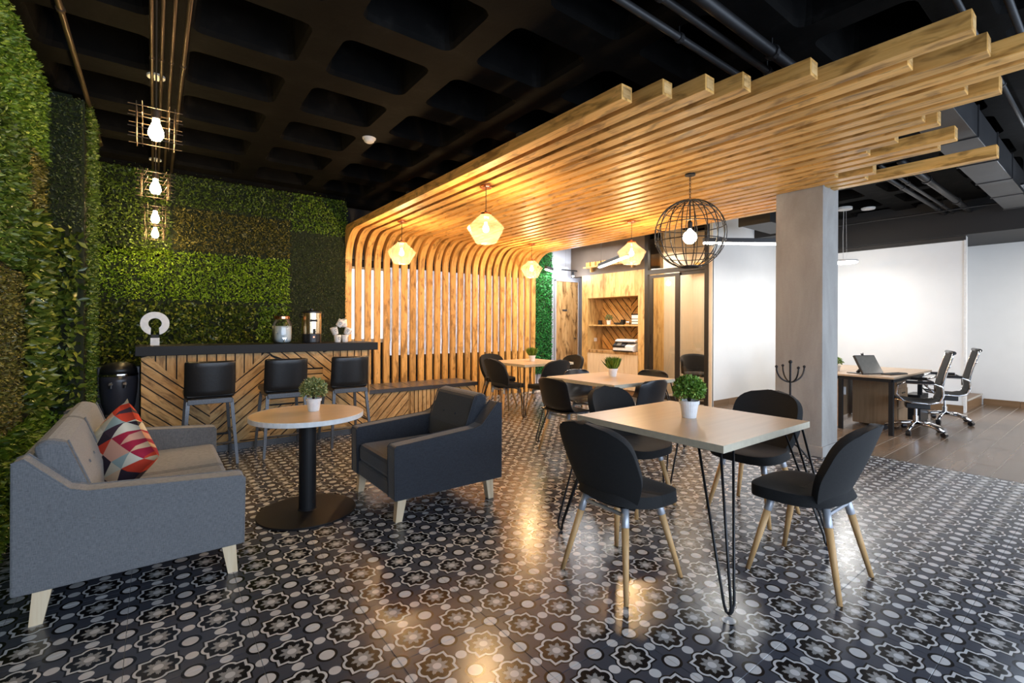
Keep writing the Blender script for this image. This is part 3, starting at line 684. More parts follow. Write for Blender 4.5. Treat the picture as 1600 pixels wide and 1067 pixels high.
# ------------------------------------------------------------------ sofa and armchair (local +x is the front, y across)
def sofa(name, label, cat, loc, rz, width, mat, ncush, h=0):
    t = thing(name, label, cat, loc, rz); A = .115
    arm = [(0, .145), (0, .675), (.035, .69), (.17, .545), (.225, .525), (.80, .483), (.812, .47), (.805, .145)]
    for y in (0, width-A):
        a = obj('arm', MB().prism(arm, 'Y', y, y+A), mat, t, bevel=.016)
        for ye in (y+.004, y+A-.004):
            obj('piping', MB().tube([(p[0]*.995+.002, ye, p[1]) for p in arm[1:7]]+[(.806, ye, .15)], .0042, 5), mat, a)
    obj('back', MB().prism([(.004, .15), (.004, .672), (.10, .66), (.15, .15)], 'Y', A, width-A), mat, t, bevel=.015)
    obj('base', MB().box(.06, .80, A, width-A, .145, .245), mat, t, bevel=.01)
    def cush(x0, x1, y0, y1, z0, z1, puff=.02):
        def top(s):
            return lambda u, v: (x0+(x1-x0)*u, y0+(y1-y0)*v, (z1+puff*(1-(2*u-1)**4)*(1-(2*v-1)**4)) if s else z0)
        return MB().box(x0, x1, y0, y1, z0, z1)
    w = (width-2*A)/ncush
    for k in range(ncush):
        y0 = A+k*w+.003; y1 = A+(k+1)*w-.003
        obj('seat_cushion', MB().box(.16, .798, y0, y1, .246, .372), mat, t, bevel=.03)
        prof = [(.115, .37), (.045, .715), (.09, .745), (.155, .725), (.235, .50), (.245, .37)]
        b = obj('back_cushion', MB().prism(prof, 'Y', y0, y1), mat, t, bevel=.022)
        for ye in (y0+.007, y1-.007): obj('piping', MB().tube([(.155, ye, .728), (.237, ye, .50), (.247, ye, .38)], .004, 5), mat, b)
        for s_ in (.35, .65):
            obj('button', MB().lathe([(.009, 0), (.007, .005), (0, .006)], 10), mat, b, loc=(.208, y0+(y1-y0)*s_, .58), rot=(0, PI/2-.35, 0))
    for x, sx in ((.06, -1), (.715, 1)):
        for y in (.03, width-.085):
            obj('leg', MB().add([(x, y, .15), (x+.06, y, .15), (x+.06, y+.055, .15), (x, y+.055, .15), (x+sx*.02+.008, y+.004, 0), (x+sx*.02+.05, y+.004, 0), (x+sx*.02+.05, y+.046, 0), (x+sx*.02+.008, y+.046, 0)],
                                [(0, 1, 2, 3), (7, 6, 5, 4), (0, 4, 5, 1), (1, 5, 6, 2), (2, 6, 7, 3), (3, 7, 4, 0)]), 'pale_leg', t)
    return t
sofa('sofa', 'grey fabric two-seat sofa with pale wooden legs against the hedge', 'sofa', (-1.165, 1.06, 0), 0, 1.50, 'sofa', 2)
sofa('armchair', 'charcoal fabric armchair with pale wooden legs facing the sofa', 'armchair', (1.265, 1.925, 0), PI, .80, 'armchair', 1)
def pillow():
    t = thing('throw_pillow', 'square throw pillow in colourful harlequin triangle print on the sofa', 'pillow', (-.872, 1.78, .515))
    m = MB(); n = 14
    for s_ in (-1, 1):
        def fn(u, v):
            a, b = 2*u-1, 2*v-1; th = .075*max(0, (1-a**4)*(1-b**4))**.45; sh = 1-.07*(1-abs(a))*abs(b)**3
            return (a*.215*(1-.09*(1-b*b)*abs(a)**3), s_*th, b*.215*(1-.09*(1-a*a)*abs(b)**3))
        m.grid(fn, n, n)
    o = obj('pillow_cover', m, 'pillow', t, smooth=True)
    k = o.modifiers.new('weld', 'WELD'); k.merge_threshold = .0015
    t.rotation_euler = (math.radians(-14), math.radians(42), math.radians(-64)); return t
pillow()

# ------------------------------------------------------------------ round table, plants
t = thing('round_table', 'round pedestal table with white edge between sofa and armchair', 'table', (.09, 1.69, 0))
rt = obj('tabletop', MB().lathe([(.335, .622), (.345, .626), (.345, .651), (0, .651)], 56), 'laminate', t)
obj('edge_band', MB().lathe([(.3458, .621), (.3475, .623), (.3475, .651), (.3455, .6522)], 56, caps=False), 'whiteplastic', rt)
obj('pole', MB().lathe([(.053, .02), (.053, .622)], 28), 'counter', t, smooth=False)
obj('base', MB().lathe([(.302, 0), (.304, .006), (.300, .012), (.06, .022), (.055, .03), (0, .03)], 56), 'blackmetal', t)

def potted(name, label, loc, pot_r, pot_h, kind, fol_r, mat, n=700):
    t = thing(name, label, 'plant', loc, group='potted plants on the tables')
    obj('pot', MB().lathe([(0, 0), (pot_r*.72, 0), (pot_r*.74, .004), (pot_r, pot_h), (pot_r*1.06, pot_h), (pot_r*1.06, pot_h*.83), (pot_r*1.0, pot_h*.83)][:4]+[(pot_r*.92, pot_h), (pot_r*.86, pot_h*.8)], 24, caps=False), 'whitepot', t, smooth=False)
    obj('pot_rim', MB().lathe([(pot_r*.975, pot_h*.80), (pot_r*1.04, pot_h*.80), (pot_r*1.05, pot_h), (pot_r*.93, pot_h), (pot_r*.90, pot_h*.8)], 24, caps=False), 'whitepot', t)
    obj('soil', MB().lathe([(pot_r*.9, pot_h*.85), (0, pot_h*.88)], 20), 'soil', t)
    if kind == 'ball':
        d = RNG.normal(0, 1, (n, 3)); d /= np.linalg.norm(d, axis=1)[:, None]; d[:, 2] = np.where(d[:, 2] < -.55, -d[:, 2], d[:, 2])
        P = d*fol_r*RNG.uniform(.45, .88, (n, 1))*np.array([1, 1, .88])+np.array([0, 0, pot_h+fol_r*.62])
        leaf_obj('foliage', t, P, d, fol_r*(.26 if n < 1000 else .19), .5, mat, aspect=.6)
        m = MB()
        for k in range(8):
            a = k*PI/4; m.tube([(0, 0, pot_h*.8), (math.cos(a)*fol_r*.4, math.sin(a)*fol_r*.4, pot_h+fol_r*.9)], .003, 4)
        obj('stems', m, 'soil', t)
    else:
        a = RNG.uniform(0, 2*PI, n); r = pot_r*.8*np.sqrt(RNG.uniform(0, 1, n)); P = np.stack([r*np.cos(a), r*np.sin(a), np.full(n, pot_h*.85)], 1)
        d = np.stack([np.cos(a)*r/pot_r*.5, np.sin(a)*r/pot_r*.5, np.ones(n)], 1)
        leaf_obj('grass_blades', t, P, d/np.linalg.norm(d, axis=1)[:, None], fol_r, .13, mat, up=(0, 0, .3), aspect=.10)
    return t
potted('potted_plant', 'pale leafy sprig plant in white pot on the round table', (.14, 1.745, .6515), .048, .085, 'ball', .094, 'leaf_pale', 1900)
potted('potted_plant', 'round green boxwood plant in white pot on the nearest dining table', (1.77, -.045, .7005), .055, .100, 'ball', .098, 'leaf_box', 3600)
potted('potted_grass', 'tufted grass in white pot on the middle dining table', (3.13, 1.73, .7005), .052, .085, 'grass', .115, 'leaf_grass', 700)
potted('potted_grass', 'tufted grass in white pot on the farthest dining table', (3.80, 3.90, .7005), .052, .085, 'grass', .115, 'leaf_grass', 500)

# ------------------------------------------------------------------ dining tables and chairs
def dining_table(label, cx, cy):
    t = thing('dining_table', label, 'table', (cx, cy, 0), group='square dining tables'); H = .458
    top = obj('tabletop', MB().box(-H, H, -H, H, .6665, .7), 'laminate', t)
    obj('edge_band', MB().box(-H-.0015, H+.0015, -H-.0015, -H, .666, .7).box(-H-.0015, H+.0015, H, H+.0015, .666, .7).box(-H-.0015, -H, -H, H, .666, .7).box(H, H+.0015, -H, H, .666, .7), 'laminate_edge', top)
    for sx in (-1, 1):
        for sy in (-1, 1):
            f = Vector((sx*.525, sy*.525, 0)); m = MB()
            tops = [(sx*.43, sy*.32), (sx*.43, sy*.43), (sx*.32, sy*.43)]
            for q, (x, y) in enumerate(tops):
                d = Vector((x, y, 0))-f; d.z = 0; e = (Vector((x, y, 0))-Vector((sx*.39, sy*.39, 0))); e.normalize()
                p1 = f+e*.022+Vector((0, 0, .05)); p2 = f+e*.013+Vector((0, 0, .016))
                m.tube([(x, y, .664), tuple(p1), tuple(p2), (f.x, f.y, .0065)], .0062, 7)
            l = obj('hairpin_leg', m, 'blackmetal', t, smooth=True)
            obj('mounting_plate', MB().box(*sorted((sx*.30, sx*.445)), *sorted((sy*.30, sy*.445)), .660, .6662), 'blackmetal', l)
    return t
dining_table('beige square dining table nearest the camera with hairpin legs', 1.757, -.06)
dining_table('beige square dining table in the middle with hairpin legs', 3.02, 1.67)
dining_table('beige square dining table farthest back by the slats', 3.73, 3.87)

def chair_legs(t, h=.385):
    for sx in (-1, 1):
        for sy in (-1, 1):
            a, b = Vector((sx*.125, sy*.12, h)), Vector((sx*.205, sy*.205, 0)); c = a.lerp(b, .20)
            l = obj('leg', MB().tube([c, b], [.0175, .0115], 12), 'leg_wood', t, smooth=True)
            obj('ferrule', MB().tube([a, c, a.lerp(b, .205)], [.0175, .0192, .0185], 12), 'ferrule', l, smooth=True)
    obj('under_frame', MB().tube([(-.125, -.12, h-.012), (.125, .12, h-.012)], .012, 6).tube([(.125, -.12, h-.018), (-.125, .12, h-.018)], .012, 6).tube([(-.13, .125, h-.03), (.13, .125, h-.03)], .009, 6).tube([(-.13, -.125, h-.03), (.13, -.125, h-.03)], .009, 6), 'ferrule', t)
def padded_chair(label, group):       # local +y is the front
    t = thing('dining_chair', label, 'chair', group=group)
    def seat(u, v):
        a = u*2*PI; r = v; c, s = math.cos(a), math.sin(a); e = .66
        x = .222*r*math.copysign(abs(c)**e, c); y = .205*r*math.copysign(abs(s)**e, s)
        x *= 1+.06*y/.2-.10*max(0, -y/.2)**2
        return (x, y+.03, .408-.014*(1-r*r)-.016*max(0, y/.2)**3*r+.022*max(0, -y/.2)**2*r*r+.006*r**3)
    obj('seat', MB().grid(seat, 36, 8), 'blackfab', t, smooth=True, solid=.052, bevel=.018)
    def back(u, v):
        a = math.sin((u-.5)*PI); z = .375+.41*v
        w = .226*(1-max(0, (v-.45)/.55)**5)**.5 if v > .45 else .226-.070*((.45-v)/.45)**1.6
        w = max(w, .03)
        return (a*w, -.150-.125*v**1.1+.075*(abs(a)*w/.226)**2.2*(1-.3*v)+.035*(1-v)**3, z+.012*(1-v)**2)
    obj('backrest', MB().grid(back, 16, 22), 'blackfab', t, smooth=True, solid=.040, bevel=.012)
    chair_legs(t); return t
def plastic_chair(label, group):
    t = thing('shell_chair', label, 'chair', group=group)
    def seat(u, v):
        a = u*2-1; b = v*2-1; w = .205*(1-.12*max(0, b)**3)
        return (a*w, .02+b*.205, .405+.012*a*a-.025*max(0, b)**3+.0*b)
    obj('seat', MB().grid(seat, 10, 10), 'plastic', t, smooth=True, solid=.012, bevel=.004)
    def back(u, v):
        a = u*2-1; e = 1-.28*max(0, (v-.86)/.14)**2; bend = .05*(1-min(1, v/.22))**2
        return (a*.205*e, -.185-.085*v+.045*abs(a)**2.4+bend, .398+.330*v+.01*(1-a*a)*(v > .9)+.012*a*a*(1-v))
    obj('backrest', MB().grid(back, 10, 14), 'plastic', t, smooth=True, solid=.012, bevel=.004)
    chair_legs(t, .39); return t
G1, G2 = 'padded chairs at the dining tables', 'plastic shell chairs at the middle table'
A = padded_chair('black padded chair with its back to the armchair, nearest table', G1); A.location = (1.14, -.07, 0); A.rotation_euler.z = -PI/2
dup(A, (1.895, -.64, 0), 0, 'black padded chair at the right front of the nearest table')
dup(A, (2.46, -.08, 0), PI/2, 'black padded chair in front of the concrete column')
dup(A, (1.93, .50, 0), PI, 'black padded chair on the far side of the nearest table')
dup(A, (3.17, 3.70, 0), -PI/2, 'black padded chair on the left of the farthest table')
dup(A, (3.52, 4.38, 0), PI, 'black padded chair between farthest table and slats')
dup(A, (4.22, 3.66, 0), PI/2, 'black padded chair on the corridor side of the farthest table')
dup(A, (3.53, 3.24, 0), 0, 'black padded chair on the near side of the farthest table')
B = plastic_chair('black plastic shell chair on the left of the middle table', G2); B.location = (2.53, 1.77, 0); B.rotation_euler.z = -PI/2
dup(B, (3.10, 2.02, 0), PI, 'black plastic shell chair on the far side of the middle table')
dup(B, (3.53, 1.68, 0), PI/2, 'black plastic shell chair on the glass door side of the middle table')
dup(B, (2.98, 1.31, 0), 0, 'black plastic shell chair with its back towards the nearest plant')

# coat stand
t = thing('coat_stand', 'slim black metal coat stand with curved hooks beside the column', 'coat stand', (4.02, .335, 0))
obj('pole', MB().tube([(0, 0, .12), (0, 0, .905)], .0095, 8), 'blackmetal', t)
obj('finial', MB().lathe([(0, -.018), (.013, -.012), (.018, 0), (.013, .012), (0, .018)], 12, (0, 0, .905)), 'blackmetal', t, smooth=True)
for k in range(4):
    a = math.radians((-38, 52, 142, 232)[k]); c, s = math.cos(a), math.sin(a)
    h = obj('hook', MB().tube([(c*.13*math.sin(q), s*.13*math.sin(q), .715+.14*(1-math.cos(q))*.98) for q in np.linspace(0, PI/2, 9)], .0075, 6), 'blackmetal', t, smooth=True)
    obj('hook_ball', MB().lathe([(0, -.014), (.010, -.009), (.014, 0), (.010, .009), (0, .014)], 10, (c*.13, s*.13, .86)), 'blackmetal', h, smooth=True)
for k in range(3):
    a = math.radians((-75, 45, 165)[k]); c, s = math.cos(a), math.sin(a)
    obj('foot', MB().tube([(c*.16*x, s*.16*x, .14*math.cos(x*1.55)+.004) for x in np.linspace(0, 1, 7)], .008, 6), 'blackmetal', t, smooth=True)

# ------------------------------------------------------------------ pendant lamps
def facet_pendant(label, x, y):
    t = thing('pendant_lamp', label, 'pendant lamp', (x, y, 2.155), group='faceted copper glass pendants under the canopy')
    v = []; n = 9
    for r, z, o in ((.050, .135, 0), (.182, .012, .5), (.102, -.138, 0)):
        v += [(r*math.cos(2*PI*(k+o)/n), r*math.sin(2*PI*(k+o)/n), z) for k in range(n)]
    f = []
    for a, up in ((0, 0), (1, 1)):
        for k in range(n):
            if up == 0: f += [(a*n+k, (a+1)*n+k, a*n+(k+1) % n), (a*n+(k+1) % n, (a+1)*n+k, (a+1)*n+(k+1) % n)]
            else: f += [(a*n+k, (a+1)*n+k, (a+1)*n+(k+1) % n), (a*n+k, (a+1)*n+(k+1) % n, a*n+(k+1) % n)]
    f.append(tuple(2*n+k for k in range(n)))
    obj('glass_shade', MB().add(v, f), 'amber', t)
    obj('cap', MB().lathe([(.055, .130), (.052, .146), (.014, .152), (.014, .17), (0, .17)], 16), 'copper', t)
    obj('cord', MB().tube([(0, 0, .16), (0, 0, .40)], .0035, 6), 'blackmetal', t)
    obj('ceiling_rose', MB().lathe([(.052, .385), (.054, .392), (.054, .408)], 20), 'copper', t)
    obj('bulb', MB().lathe([(0, -.038), (.020, -.030), (.030, -.010), (.027, .012), (.014, .035), (.012, .06), (0, .06)], 16), 'bulb', t, smooth=True)
    point_light('pendant_bulb_light', (x, y, 2.135), 48, WARM, .05)
facet_pendant('faceted copper glass pendant at left, nearest the bar', 1.785, 4.07)
facet_pendant('large faceted copper glass pendant hanging over the armchair side', 1.785, 2.135)
facet_pendant('faceted copper glass pendant farthest back, beside the corridor', 4.15, 4.35)
facet_pendant('faceted copper glass pendant in front of the plywood cabinet', 4.07, 2.25)

t = thing('globe_pendant', 'black wire globe pendant with a round bulb in front of the glass door', 'pendant lamp', (2.997, .74, 2.04))
R_ = .298
for k in range(9):
    a = PI*k/9
    obj('wire_ring', MB().tube([(R_*math.cos(q)*math.cos(a), R_*math.cos(q)*math.sin(a), R_*math.sin(q)) for q in np.linspace(0, 2*PI, 40, endpoint=False)], .0042, 6, closed=True), 'blackmetal', t, smooth=True)
for z in (-.20, -.07, .07, .20):
    r = math.sqrt(R_*R_-z*z)
    obj('wire_band', MB().tube([(r*math.cos(q), r*math.sin(q), z) for q in np.linspace(0, 2*PI, 40, endpoint=False)], .0042, 6, closed=True), 'blackmetal', t, smooth=True)
obj('base_disc', MB().lathe([(.10, -.282), (.10, -.290), (0, -.290)], 24), 'blackmetal', t)
obj('stem', MB().tube([(0, 0, .07), (0, 0, R_+.005)], .006, 8), 'blackmetal', t)
obj('socket', MB().lathe([(.018, .045), (.020, .05), (.020, .10), (.012, .115), (.0, .115)], 16), 'blackmetal', t)
obj('bulb', MB().lathe([(.0, -.086)]+[(.058*math.cos(a), -.028+.058*math.sin(a)) for a in np.linspace(-1.5, 1.1, 12)]+[(.016, .04), (.0, .05)], 20), 'bulb', t, smooth=True)
m = MB()
for k in range(9):
    z = R_+.012+k*.024
    m.tube([((.007*math.cos(q) if k % 2 else 0), (0 if k % 2 else .007*math.cos(q)), z+.015*math.sin(q)) for q in np.linspace(0, 2*PI, 10, endpoint=False)], .0022, 5, closed=True)
obj('chain', m, 'blackmetal', t)
obj('ceiling_plate', MB().lathe([(.045, .512), (.045, .526)], 16), 'blackmetal', t)
point_light('globe_bulb_light', (2.997, .74, 2.01), 150, WARM, .055)

def cage_lamp(label, y, x=-.712, z=2.245, rz=0):
    t = thing('cage_lamp', label, 'pendant lamp', (x, y, z), rz, group='wire cage lamps in a row along the hedge')
    m = MB(); s = .092
    for zz in (-.075, -.025, .03, .085):
        for q in (-.055, .055):
            m.tube([(-s-.02, q, zz), (s+.02, q, zz)], .0022, 5); m.tube([(q, -s-.02, zz+.004), (q, s+.02, zz+.004)], .0022, 5)
    for a in (-1, 0, 1):
        for b in (-1, 0, 1):
            if a or b: m.tube([(a*.078, b*.078, -.085), (a*.078, b*.078, .095)], .0022, 5)
    obj('wire_cage', m, 'brasspipe', t)
    obj('socket', MB().lathe([(.018, .05), (.019, .055), (.019, .10), (0, .10)], 14), 'brasspipe', t)
    obj('rod', MB().tube([(0, 0, .10), (0, 0, 3.05-z-.0)], .004, 6), 'brasspipe', t)
    obj('ceiling_disc', MB().lathe([(.055, 3.035-z), (.055, 3.05-z)], 20), 'whiteplastic', t)
    obj('bulb', MB().lathe([(0, -.065), (.02, -.060), (.034, -.035), (.032, -.01), (.016, .03), (.014, .055), (0, .055)], 18), 'bulb_hot', t, smooth=True)
    point_light('cage_bulb_light', (x, y, z-.03), 120, (1, .68, .29), .035)
cage_lamp('largest wire cage lamp in the row, nearest the sofa', 1.46)
cage_lamp('second wire cage lamp in the row along the hedge', 2.74, rz=.1)
cage_lamp('third wire cage lamp in the row, above the bar', 3.98)
cage_lamp('smallest wire cage lamp in the row, against the back hedge', 4.95, rz=.1)

def led_tube(label, p, q, w=.05, power=10, group='linear LED pendants'):
    p, q = Vector(p), Vector(q); d = (q-p); L = d.length; ang = math.atan2(d.y, d.x)
    t = thing('linear_lamp', label, 'pendant lamp', tuple((p+q)/2), ang, group)
    obj('housing', MB().box(-L/2, L/2, -w/2, w/2, 0, .055), 'pipegrey', t, bevel=.003)
    obj('diffuser', MB().box(-L/2+.004, L/2-.004, -w/2+.004, w/2-.004, -.022, 0), 'led', t)
    obj('wire', MB().tube([(-L/2+.1, 0, .05), (-L/2+.1, 0, 3.05-p.z)], .0015, 4).tube([(L/2-.1, 0, .05), (L/2-.1, 0, 3.05-p.z)], .0015, 4), 'pipegrey', t)
    a = area_light('linear_lamp_light', (t.location.x, t.location.y, p.z-.026), (t.location.x, t.location.y, 0), L*.95, w, power, (1, .97, .92)); a.rotation_euler = (0, 0, ang)
led_tube('long linear LED lamp beside the column, in front of the white wall', (4.80, 1.70, 2.30), (5.85, .96, 2.30), .06, 15)
led_tube('linear LED lamp behind the copper pendant at the cabinet', (5.64, 4.25, 2.30), (4.98, 3.06, 2.30), .06, 9)
led_tube('short linear LED lamp over the corridor hedge', (5.10, 5.10, 2.30), (5.42, 5.28, 2.30), .05, 4)

t = thing('disc_lamp', 'flat white disc pendant lamp glowing over the desk', 'pendant lamp', (7.60, 1.06, 2.215))
obj('disc_body', MB().lathe([(.175, .004), (.18, .015), (.17, .03), (.03, .045), (0, .05)], 32), 'whiteplastic', t, smooth=False)
obj('diffuser', MB().lathe([(0, -.012), (.16, -.012), (.174, .004)], 32), 'led_disc', t)
obj('cable', MB().tube([(-.05, 0, .04), (-.06, 0, .4), (-.03, 0, .81)], .003, 5).tube([(.1, 0, .03), (.06, 0, .81)], .0015, 4), 'whiteplastic', t)
obj('ceiling_plate', MB().lathe([(.10, .80), (.10, .835)], 24), 'whiteplastic', t)
tag(obj('disc_downlight', MB().lathe([(0, -.012), (.085, -.004), (.09, .012), (.09, .02)], 24), 'whiteplastic', loc=(7.85, .83, 3.02)), 'small white disc light fixed to the ceiling by the desk lamp', 'ceiling light')
point_light('disc_lamp_light', (7.60, 1.10, 2.16), 14, (1, .98, .94), .16)

def spot(label, x, y, z, col='spot'):
    t = thing('track_spot', label, 'spotlight', (x, y, z))
    obj('track', MB().box(-.30, .30, -.012, .012, .07, .09), 'blackmetal', t)
    obj('can', MB().tube([(0, 0, .05), (-.03, -.03, -.03)], .026, 12), 'blackmetal', t)
    obj('lens', MB().lathe([(0, -.006), (.02, -.002), (.022, .004)], 14), col, t, loc=(-.032, -.032, -.034), rot=(.6, -.6, 0))
    obj('hanger', MB().tube([(.2, 0, .085), (.2, 0, 3.05-z)], .002, 4).tube([(-.2, 0, .085), (-.2, 0, 3.05-z)], .002, 4), 'blackmetal', t)
spot('black track spotlight above the plywood corridor door', 5.95, 5.25, 2.26)
point_light('corridor_spot_light', (5.85, 5.05, 2.2), 5, (.75, .86, 1), .03)
spot('black track spotlight shining at the right edge by the duct', 6.30, -.96, 2.56)
point_light('duct_spot_light', (6.24, -1.06, 2.50), 6, (.75, .86, 1), .03)

t = thing('smoke_detector', 'white round smoke detector on the black waffle ceiling', 'smoke detector', (.935, 2.91, 3.05))
obj('mount', MB().lathe([(.062, -.012), (.064, 0)], 24), 'whiteplastic', t)
obj('sensor_head', MB().lathe([(0, -.048), (.03, -.046), (.045, -.036), (.055, -.012)], 24), 'whiteplastic', t)

# ------------------------------------------------------------------ conduits and ducts under the ceiling
def pipe(label, pts, r, mat='pipe', clamps=(), group='ceiling conduits'):
    t = thing('conduit', label, 'conduit', tuple(pts[0]), group=group); o = Vector(pts[0])
    obj('pipe', MB().tube([Vector(p)-o for p in pts], r, 10), mat, t, smooth=True)
    for c in clamps:
        p = Vector(pts[0]).lerp(Vector(pts[-1]), c)-o; d = (Vector(pts[-1])-Vector(pts[0])).normalized()
        obj('clamp', MB().tube([p-d*.015, p+d*.015], r*1.35, 10).tube([p, (p.x, p.y, 3.05-o.z)], .004, 4), mat, t)
for nm, x, r in (('leftmost of the bronze conduits over the cage lamps', -.735, .010), ('second bronze conduit from the hedge over the cage lamps', -.683, .010), ('third bronze conduit from the hedge over the cage lamps', -.630, .010), ('rightmost bronze conduit over the cage lamps', -.565, .013)):
    pipe(nm, [(x, -.5, 3.0), (x, 5.2, 3.0)], r, 'brasspipe', (.5, .8))
pipe('thick dark conduit along the ceiling next to the left hedge', [(-1.14, -.5, 3.0), (-1.14, 4.6, 3.0)], .016, 'brasspipe', (.5,))
pipe('black conduit crossing over the front beam ends, nearest the camera', [(.6, .05, 2.98), (4.6, .05, 2.98)], .022, 'pipegrey', (.3,))
pipe('second black conduit crossing above the canopy', [(.6, -.10, 2.98), (4.6, -.10, 2.98)], .022, 'pipegrey', (.2, .5))
pipe('thick black pipe crossing above the canopy beams', [(.6, -.24, 2.96), (5.0, -.24, 2.96)], .034, 'pipe', (.4,))
pipe('slim grey conduit passing over the longest beam end', [(2.0, -1.05, 2.98), (9.0, -1.05, 2.98)], .016, 'pipegrey', (.3, .6))
pipe('grey conduit right of the longest beam end', [(2.0, -1.22, 2.98), (9.0, -1.22, 2.98)], .018, 'pipegrey', (.25, .5))
pipe('grey conduit near the top right corner', [(2.4, -1.42, 2.98), (9.0, -1.42, 2.98)], .020, 'pipegrey', (.25, .5))
pipe('slim conduit running to the black office beam', [(5.2, .06, 2.9), (8.45, .06, 2.9)], .024, 'pipegrey', (.35, .85))
pipe('second slim conduit running to the black office beam', [(5.2, -.03, 2.9), (8.45, -.03, 2.9)], .018, 'pipegrey', (.3, .8))
pipe('thick grey pipe running to the black office beam', [(5.2, -.20, 2.9), (8.45, -.20, 2.9)], .036, 'pipegrey', (.3, .75))
pipe('cross conduit in front of the office beam', [(7.9, -1.6, 2.84), (7.9, 1.9, 2.84)], .010, 'pipe', (.3,))
t = thing('air_duct', 'grey sheet-metal air duct hanging at the upper right', 'duct', (3.6, -.74, 2.75))
for k in range(5): obj('duct_section', MB().box(k*.86+.004, (k+1)*.86-.004, -.13, .13, 0, .24), 'duct', t, bevel=.004)
for k in range(6): obj('flange', MB().box(k*.86-.008, k*.86+.008, -.14, .14, -.008, .25), 'duct', t)

t = thing('vent_duct', 'short black ventilation duct above the long linear lamp', 'duct', (5.70, 1.30, 2.62))
obj('duct_body', MB().box(0, .9, 0, .40, 0, .18), 'pipe', t, bevel=.004)
obj('duct_collar', MB().box(-.015, .015, -.012, .412, -.012, .192), 'pipe', t)
for yy_ in (.05, .35): obj('hanger_rod', MB().tube([(.3, yy_, .18), (.3, yy_, .43)], .005, 5), 'pipe', t)

# ------------------------------------------------------------------ plywood cabinet with niche (front plane x = 6.0, runs along y)
t = thing('plywood_cabinet', 'tall plywood cabinet with an open niche for the printer', 'cabinet', (6.0, 4.28, 0))
y0, y1, n0, n1 = -.755, .76, -.61, .605
obj('side_panel', MB().box(0, .55, n1, y1, 0, 2.22), 'ply', t, bevel=.002); obj('side_panel', MB().box(0, .55, y0, n0, 0, 2.22), 'ply', t, bevel=.002)
obj('header_panel', MB().box(0, .55, n0, n1, 1.77, 2.22), 'ply', t, bevel=.002)
obj('niche_back', MB().box(.44, .46, n0, n1, .77, 1.77), 'backing', t)
obj('worktop', MB().box(-.012, .44, n0, n1, .725, .775), 'door_ply', t, bevel=.002)
obj('shelf', MB().box(.03, .44, n0, n1, 1.232, 1.258), 'ply', t, bevel=.002)
for k in range(4):
    a = n0+(n1-n0)*k/4; b = n0+(n1-n0)*(k+1)/4
    d = obj('cupboard_door', MB().box(-.004, .02, a+.003, b-.003, .09, .722), 'pale_leg', t, bevel=.002)
obj('toe_kick', MB().box(.03, .44, n0, n1, 0, .09), 'desk_panel', t)
nb = obj('chevron_lining', MB().box(.432, .44, n0, n1, .78, 1.77), 'backing', t)
def ylining(poly, ang):
    dx, dz = math.cos(ang), math.sin(ang); nx, nz = -dz, dx; step, gap = .115, .018
    pr_ = [p[0]*nx+p[1]*nz for p in poly]; k = math.floor(min(pr_)/step)
    while k*step < max(pr_):
        q = clip(clip(poly, nx, nz, k*step+gap/2), -nx, -nz, -((k+1)*step-gap/2)); k += 1
        if len(q) < 3: continue
        cx, cz = sum(p[0] for p in q)/len(q), sum(p[1] for p in q)/len(q)
        o = obj('lining_plank', MB().prism([((p[0]-cx)*dx+(p[1]-cz)*dz, (p[0]-cx)*nx+(p[1]-cz)*nz) for p in q], 'Z', 0, .012), 'plank', nb)
        o.matrix_local = Matrix(((0, 0, -1, .430), (-dx, dz, 0, -cx), (dz, dx, 0, cz), (0, 0, 0, 1)))
for (za, zb) in ((1.26, 1.765), (.78, 1.228)):
    ylining([(-.60, za), (.12, za), (.12, zb), (-.60, zb)], -math.radians(46)); ylining([(.125, za), (.605, za), (.605, zb), (.125, zb)], math.radians(46))
sk = obj('socket', MB().box(.18, .26, n1-.008, n1, .93, 1.0), 'whiteplastic', t, bevel=.003)

# high brown panel and letter-block shelf over the cabinet
wall('wall_cabinet_upper', (6.06, 6.16, 3.55, 5.42, 2.22, 3.05), 'brownpanel', 'brown panel above the plywood cabinet')
t = thing('block_shelf', 'shallow timber shelf carrying a row of wooden blocks above the cabinet', 'shelf', (6.0, 4.3, 2.38))
obj('shelf_board', MB().box(-.06, .06, -.62, .66, -.02, .0), 'ply', t, bevel=.002)
for k in range(9):
    b = obj('wood_block', MB().prism([(-.045, 0), (.045, 0), (.045, .085), (.015, .085), (0, .05), (-.015, .085), (-.045, .085)], 'X', -.04, .02), 'slat', t, loc=(0, -.55+k*.138, 0))
for yy_ in (.5, -.5): obj('bracket', MB().box(.0, .062, yy_, yy_+.03, -.10, -.02), 'ply', t)
# printer and small things in the niche
t = thing('printer', 'white and black office printer standing in the plywood niche', 'printer', (6.16, 3.98, .776))
obj('body', MB().prism([(-.20, .0), (.20, .0), (.20, .16), (-.06, .16), (-.19, .10)], 'Y', -.23, .23), 'whiteplastic', t, bevel=.012)
obj('scanner_lid', MB().prism([(-.13, .165), (.20, .165), (.20, .225), (-.08, .22), (-.14, .19)], 'Y', -.23, .235), 'whiteplastic', t, bevel=.01)
obj('control_panel', MB().prism([(-.205, .10), (-.20, .07), (-.10, .15), (-.12, .168)], 'Y', -.05, .228), 'plastic', t)
obj('display', MB().prism([(-.207, .108), (-.205, .10), (-.14, .153), (-.145, .160)], 'Y', .05, .14), 'screen', t)
obj('output_slot', MB().box(-.16, .0, -.20, .20, .158, .168), 'blackpaint', t)
obj('base_tray', MB().box(-.205, .19, -.225, .225, -.0, .018), 'plastic', t)
potted('potted_plant', 'small pale plant in white pot on the cabinet shelf', (6.20, 4.52, 1.2585), .045, .085, 'ball', .075, 'leaf_pale', 420)
